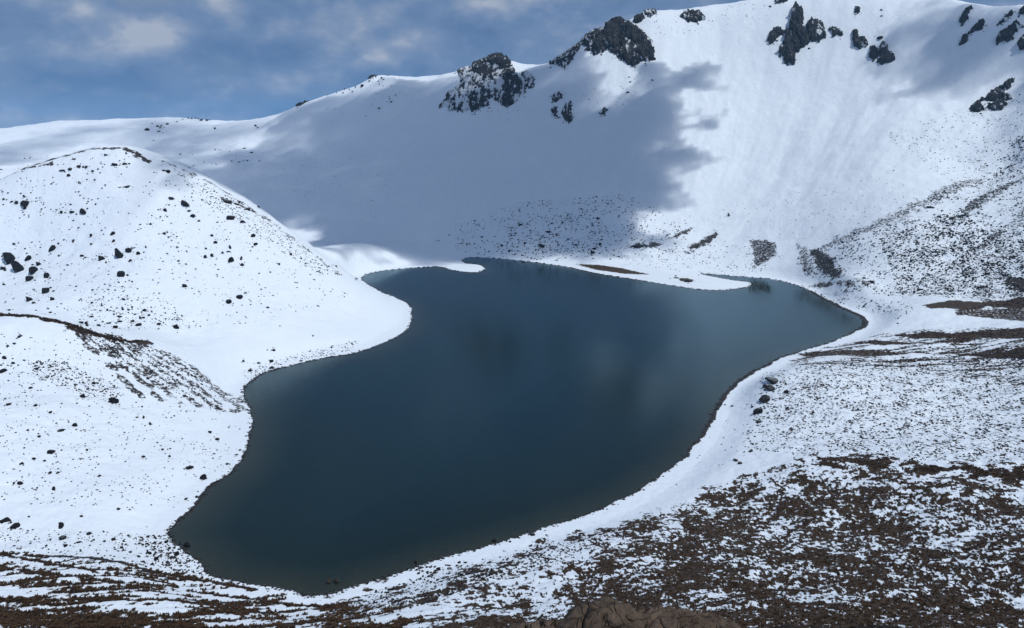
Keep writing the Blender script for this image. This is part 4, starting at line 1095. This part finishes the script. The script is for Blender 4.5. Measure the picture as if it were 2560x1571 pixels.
# stones along the water's edge
pe = shore[rng.integers(0, len(shore), 2600)] + rng.normal(size=(2600, 2)) * 0.9
dd = np.hypot(pe[:, 0], pe[:, 1])
m = len(pe); w = rng.uniform(0.18, 0.6, m) * (0.6 + dd / 900)
V = I12[None] * (1 + 0.2 * rng.normal(size=(m, 12, 1))) * np.stack([w, w, w * 0.6], -1)[:, None, :]
V += np.c_[pe, np.maximum(hz(pe[:, 0], pe[:, 1]), -0.25)][:, None, :]
SV.append(V.reshape(-1, 3)); SF.append((F20[None] + (np.arange(m) * 12)[:, None, None]).reshape(-1, 3) + SC); SC += m * 12
me = mesh_np('small_stones', np.concatenate(SV), np.concatenate(SF), smooth=False)
link('small_stones', me, M_ROCK, kind='stuff', label='small dark stones sprinkled over the snow all round the lake', category='stones')

TV, TF, TC = [], [], 0
def tufts(px, rad, hgt, blades=7):
    global TC
    p, ok = cast(px[:, 0], px[:, 1])
    keep = ok & (p[:, 2] > 0.25) & (lookup(BARE, p[:, 0], p[:, 1]) > rng.uniform(0.25, 0.8, len(p)))
    p = p[keep]; m = len(p)
    a = rng.uniform(0, 6.283, (m, blades))
    r = rng.uniform(rad[0], rad[1], (m, 1)); h = rng.uniform(hgt[0], hgt[1], (m, 1))
    bx, by = 0.35 * r * np.cos(a), 0.35 * r * np.sin(a)
    tx, ty = r * np.cos(a) * rng.uniform(.6, 1.2, a.shape), r * np.sin(a) * rng.uniform(.6, 1.2, a.shape)
    tz = h * rng.uniform(.5, 1.1, a.shape)
    wx, wy = -np.sin(a) * r * 0.42, np.cos(a) * r * 0.42
    z0 = -0.12 + 0 * tz
    A_ = np.stack([bx + wx, by + wy, z0], -1); B_ = np.stack([bx - wx, by - wy, z0], -1)
    C_ = np.stack([tx * .6 - wx * .7, ty * .6 - wy * .7, tz * .75], -1); D_ = np.stack([tx * .6 + wx * .7, ty * .6 + wy * .7, tz * .75], -1); E_ = np.stack([tx, ty, tz], -1)
    V = np.stack([A_, B_, C_, D_, E_], 2) + p[:, None, None, :]
    k = np.arange(m * blades)[:, None, None] * 5
    F = np.array([(0, 1, 2), (0, 2, 3), (3, 2, 4)])[None] + k
    TV.append(V.reshape(-1, 3)); TF.append(F.reshape(-1, 3) + TC); TC += m * blades * 5
tufts(in_poly([(840,1510),(1100,1440),(1300,1388),(1500,1330),(1720,1250),(1880,1172),(2050,1145),(2560,1180),(2560,1571),(840,1571)], 13000), (0.16, 0.42), (0.18, 0.42))
tufts(in_poly([(1500,1350),(1750,1270),(1900,1200),(2200,1190),(2560,1230),(2560,1571),(1100,1571),(1300,1480)], 5000), (0.2, 0.55), (0.2, 0.5))
tufts(in_poly([(1960,1152),(2060,1143),(2200,1143),(2560,1168),(2560,1210),(2240,1172),(2060,1170)], 1500), (0.25, 0.5), (0.2, 0.5))
tufts(in_poly([(0,1380),(400,1420),(800,1500),(1060,1530),(1060,1571),(0,1571)], 9000), (0.3, 0.85), (0.3, 0.8))
tufts(in_poly([(1990,870),(2560,740),(2560,930),(1960,925)], 4500), (0.4, 0.9), (0.3, 0.6))
tufts(in_poly([(0,783),(104,792),(208,818),(312,848),(372,852),(300,862),(200,834),(104,808),(0,800)], 1200), (0.5, 0.9), (0.4, 0.8))
me = mesh_np('tussock_grass', np.concatenate(TV), np.concatenate(TF), smooth=False)
link('tussock_grass', me, M_GRASS, kind='stuff', label='dry brown tussock grass sticking out of the snow on the near slopes', category='grass')

# reeds standing in the inlet behind the far spit
pr, _ = cast(rng.uniform(1872, 1925, 420), rng.normal(719, 6.5, 420))
pr = pr[(pr[:, 2] < 0.3)]
c0_ = pr.mean(0)
V, F = [], []
for k, (x, y, z) in enumerate(pr):
    a_, h_ = random.uniform(0, 3.14), random.uniform(0.3, 1.7)
    lx, ly = random.uniform(-.35, .35), random.uniform(-.35, .35)
    dx, dy = 0.16 * math.cos(a_), 0.16 * math.sin(a_)
    b = len(V)
    V += [(x - c0_[0] - dx, y - c0_[1] - dy, -0.4), (x - c0_[0] + dx, y - c0_[1] + dy, -0.4), (x - c0_[0] + dx * .6 + lx, y - c0_[1] + dy * .6 + ly, h_), (x - c0_[0] + lx * 1.3, y - c0_[1] + ly * 1.3, h_ * 1.25)]
    F += [(b, b + 1, b + 2), (b, b + 2, b + 3)]
o = link('reed_patch', mesh_np('reed_patch', V, F, False), M_REED, label='dark patch of water plants off the tip of the long spit', category='plants', kind='stuff')
o.location = (c0_[0], c0_[1], 0)

# ------------------------------------------------------------------ rock outcrop right below the viewpoint
def front_rock(name, label, prof, Yd, depth, mat, seed, drop=5.0):
    """prof: skyline of the rock in photograph pixels; Yd metres ahead; a solid hump with real depth"""
    u = np.array([p[0] for p in prof], float); v = np.array([p[1] for p in prof], float)
    dx, dy, dz = ray(u, v)
    t = Yd / dy
    px_, pz_ = dx * t, H + dz * t
    nx_, ny_ = 190, 110
    gx = np.linspace(px_.min(), px_.max(), nx_)
    top = np.interp(gx, px_, pz_)
    s = np.linspace(-1, 1, ny_)
    GX, SS = np.meshgrid(gx, s, indexing='ij')
    edge = np.minimum(GX - gx[0], gx[-1] - GX)
    base = top[:, None] - drop
    hh = (1 - np.abs(SS) ** 2.3)
    ZZ = base + drop * hh - 0.55
    YY = Yd + SS * depth * 0.5
    relief = ridged(GX / 1.5 + 0.5 * YY, ZZ / 1.1 + YY * 0.5, 5, seed, 0.6) * 0.5 + fbm(GX / 0.28, (ZZ + YY) / 0.28, 4, seed + 4, 0.6) * 0.2
    crack = -0.5 * np.exp(-(np.abs(pn(GX / 1.1 + ZZ * 0.35, YY / 1.2 - ZZ * 0.5, seed + 9)) / 0.05) ** 2)
    ZZ = ZZ + (relief + crack) * (0.45 + 0.55 * (1 - hh))
    YY = YY - (relief * 1.2 + crack) * np.where(SS < 0, 1, -1) * np.abs(SS)
    V = np.stack([GX, YY, ZZ], -1)
    idx = np.arange(nx_ * ny_).reshape(nx_, ny_)
    Q = np.stack([idx[:-1, :-1], idx[1:, :-1], idx[1:, 1:], idx[:-1, 1:]], -1).reshape(-1, 4)
    c = V.reshape(-1, 3).mean(0)
    c[2] = float(hz(c[0], c[1]))
    me = mesh_np(name, V.reshape(-1, 3) - c, Q, smooth=True)
    o = link(name, me, mat, label=label, category='rock')
    o.location = c
    return o
front_rock('rock_outcrop', 'weathered brown rock outcrop at the bottom edge, right below the viewpoint', [(1215,1640),(1270,1574),(1335,1556),(1400,1549),(1445,1522),(1482,1507),(1515,1500),(1545,1499),(1580,1512),(1600,1520),(1640,1522),(1690,1521),(1740,1527),(1790,1533),(1840,1546),(1880,1566),(1930,1620)], 24.0, 7.0, M_SHOULDER, 811, 5.5)
front_rock('rock_ledge', 'dark grey rock ledge at the bottom edge, right of the brown outcrop', [(1800,1650),(1870,1585),(1910,1570),(1960,1565),(2030,1563),(2100,1567),(2180,1565),(2260,1562),(2340,1574),(2420,1590),(2500,1650)], 27.0, 6.0, M_LEDGE, 851, 6.0)

# ------------------------------------------------------------------ a person in dark clothes on the near shore
p, _ = cast([700], [1538])
px0, py0, pz0 = [float(t) for t in p[0]]
person = empty('person', (px0, py0, pz0 - 0.03), label='tiny figure in dark clothes standing near the lake\'s near end', category='person')
J = {'pelvis': (0, 0, .95, .14), 'chest': (0, 0, 1.25, .16), 'neck': (0, 0, 1.46, .065), 'head': (0, -.01, 1.58, .10), 'crown': (0, 0, 1.70, .085),
     'ls': (-.19, 0, 1.40, .065), 'le': (-.27, .03, 1.13, .05), 'lh': (-.25, -.06, .88, .04), 'rs': (.19, 0, 1.40, .065), 're': (.27, .03, 1.13, .05), 'rh': (.25, -.06, .88, .04),
     'lk': (-.11, -.01, .5, .075), 'la': (-.12, .02, .09, .055), 'lt': (-.13, -.14, .05, .05), 'rk': (.11, .02, .5, .075), 'ra': (.12, .05, .09, .055), 'rt': (.13, -.11, .05, .05)}
E = [('pelvis','chest'),('chest','neck'),('neck','head'),('head','crown'),('chest','ls'),('ls','le'),('le','lh'),('chest','rs'),('rs','re'),('re','rh'),('pelvis','lk'),('lk','la'),('la','lt'),('pelvis','rk'),('rk','ra'),('ra','rt')]
names = list(J)
me = bpy.data.meshes.new('body')
me.from_pydata([J[k][:3] for k in names], [(names.index(a_), names.index(b_)) for a_, b_ in E], [])
body_o = link('body', me, M_CLOTH, person)
mod = body_o.modifiers.new('skin', 'SKIN')
sk = me.skin_vertices[0].data
for i, k in enumerate(names):
    sk[i].radius = (J[k][3], J[k][3]); sk[i].use_root = (i == 0)
ss = body_o.modifiers.new('sub', 'SUBSURF'); ss.levels = 1; ss.render_levels = 1
fv = ICO2[0] * np.array([.075, .03, .09]) + np.array([0, -.085, 1.59])
link('face', mesh_np('face', fv, ICO2[1]), M_SKIN, person)


# ------------------------------------------------------------------ thin blue mountain air
hb = 9300.0
V = [(x, y, z) for z in (-320.0, 402.0) for x, y in ((-hb, -hb), (hb, -hb), (hb, hb), (-hb, hb))]
me = bpy.data.meshes.new('haze')
me.from_pydata(V, [], [(3, 2, 1, 0), (4, 5, 6, 7), (0, 1, 5, 4), (1, 2, 6, 5), (2, 3, 7, 6), (3, 0, 4, 7)])
M_HAZE = bpy.data.materials.new('haze')
M_HAZE.use_nodes = True
nt = M_HAZE.node_tree; nt.nodes.clear()
o_ = N(nt, 'ShaderNodeOutputMaterial'); hv = N(nt, 'ShaderNodeVolumePrincipled')
hv.inputs['Color'].default_value = (0.35, 0.66, 1.0, 1); hv.inputs['Density'].default_value = 0.00005; hv.inputs['Anisotropy'].default_value = 0.2
nt.links.new(hv.outputs[0], o_.inputs['Volume'])
link('haze', me, M_HAZE, kind='stuff', label='thin blue mountain haze filling the crater', category='haze')
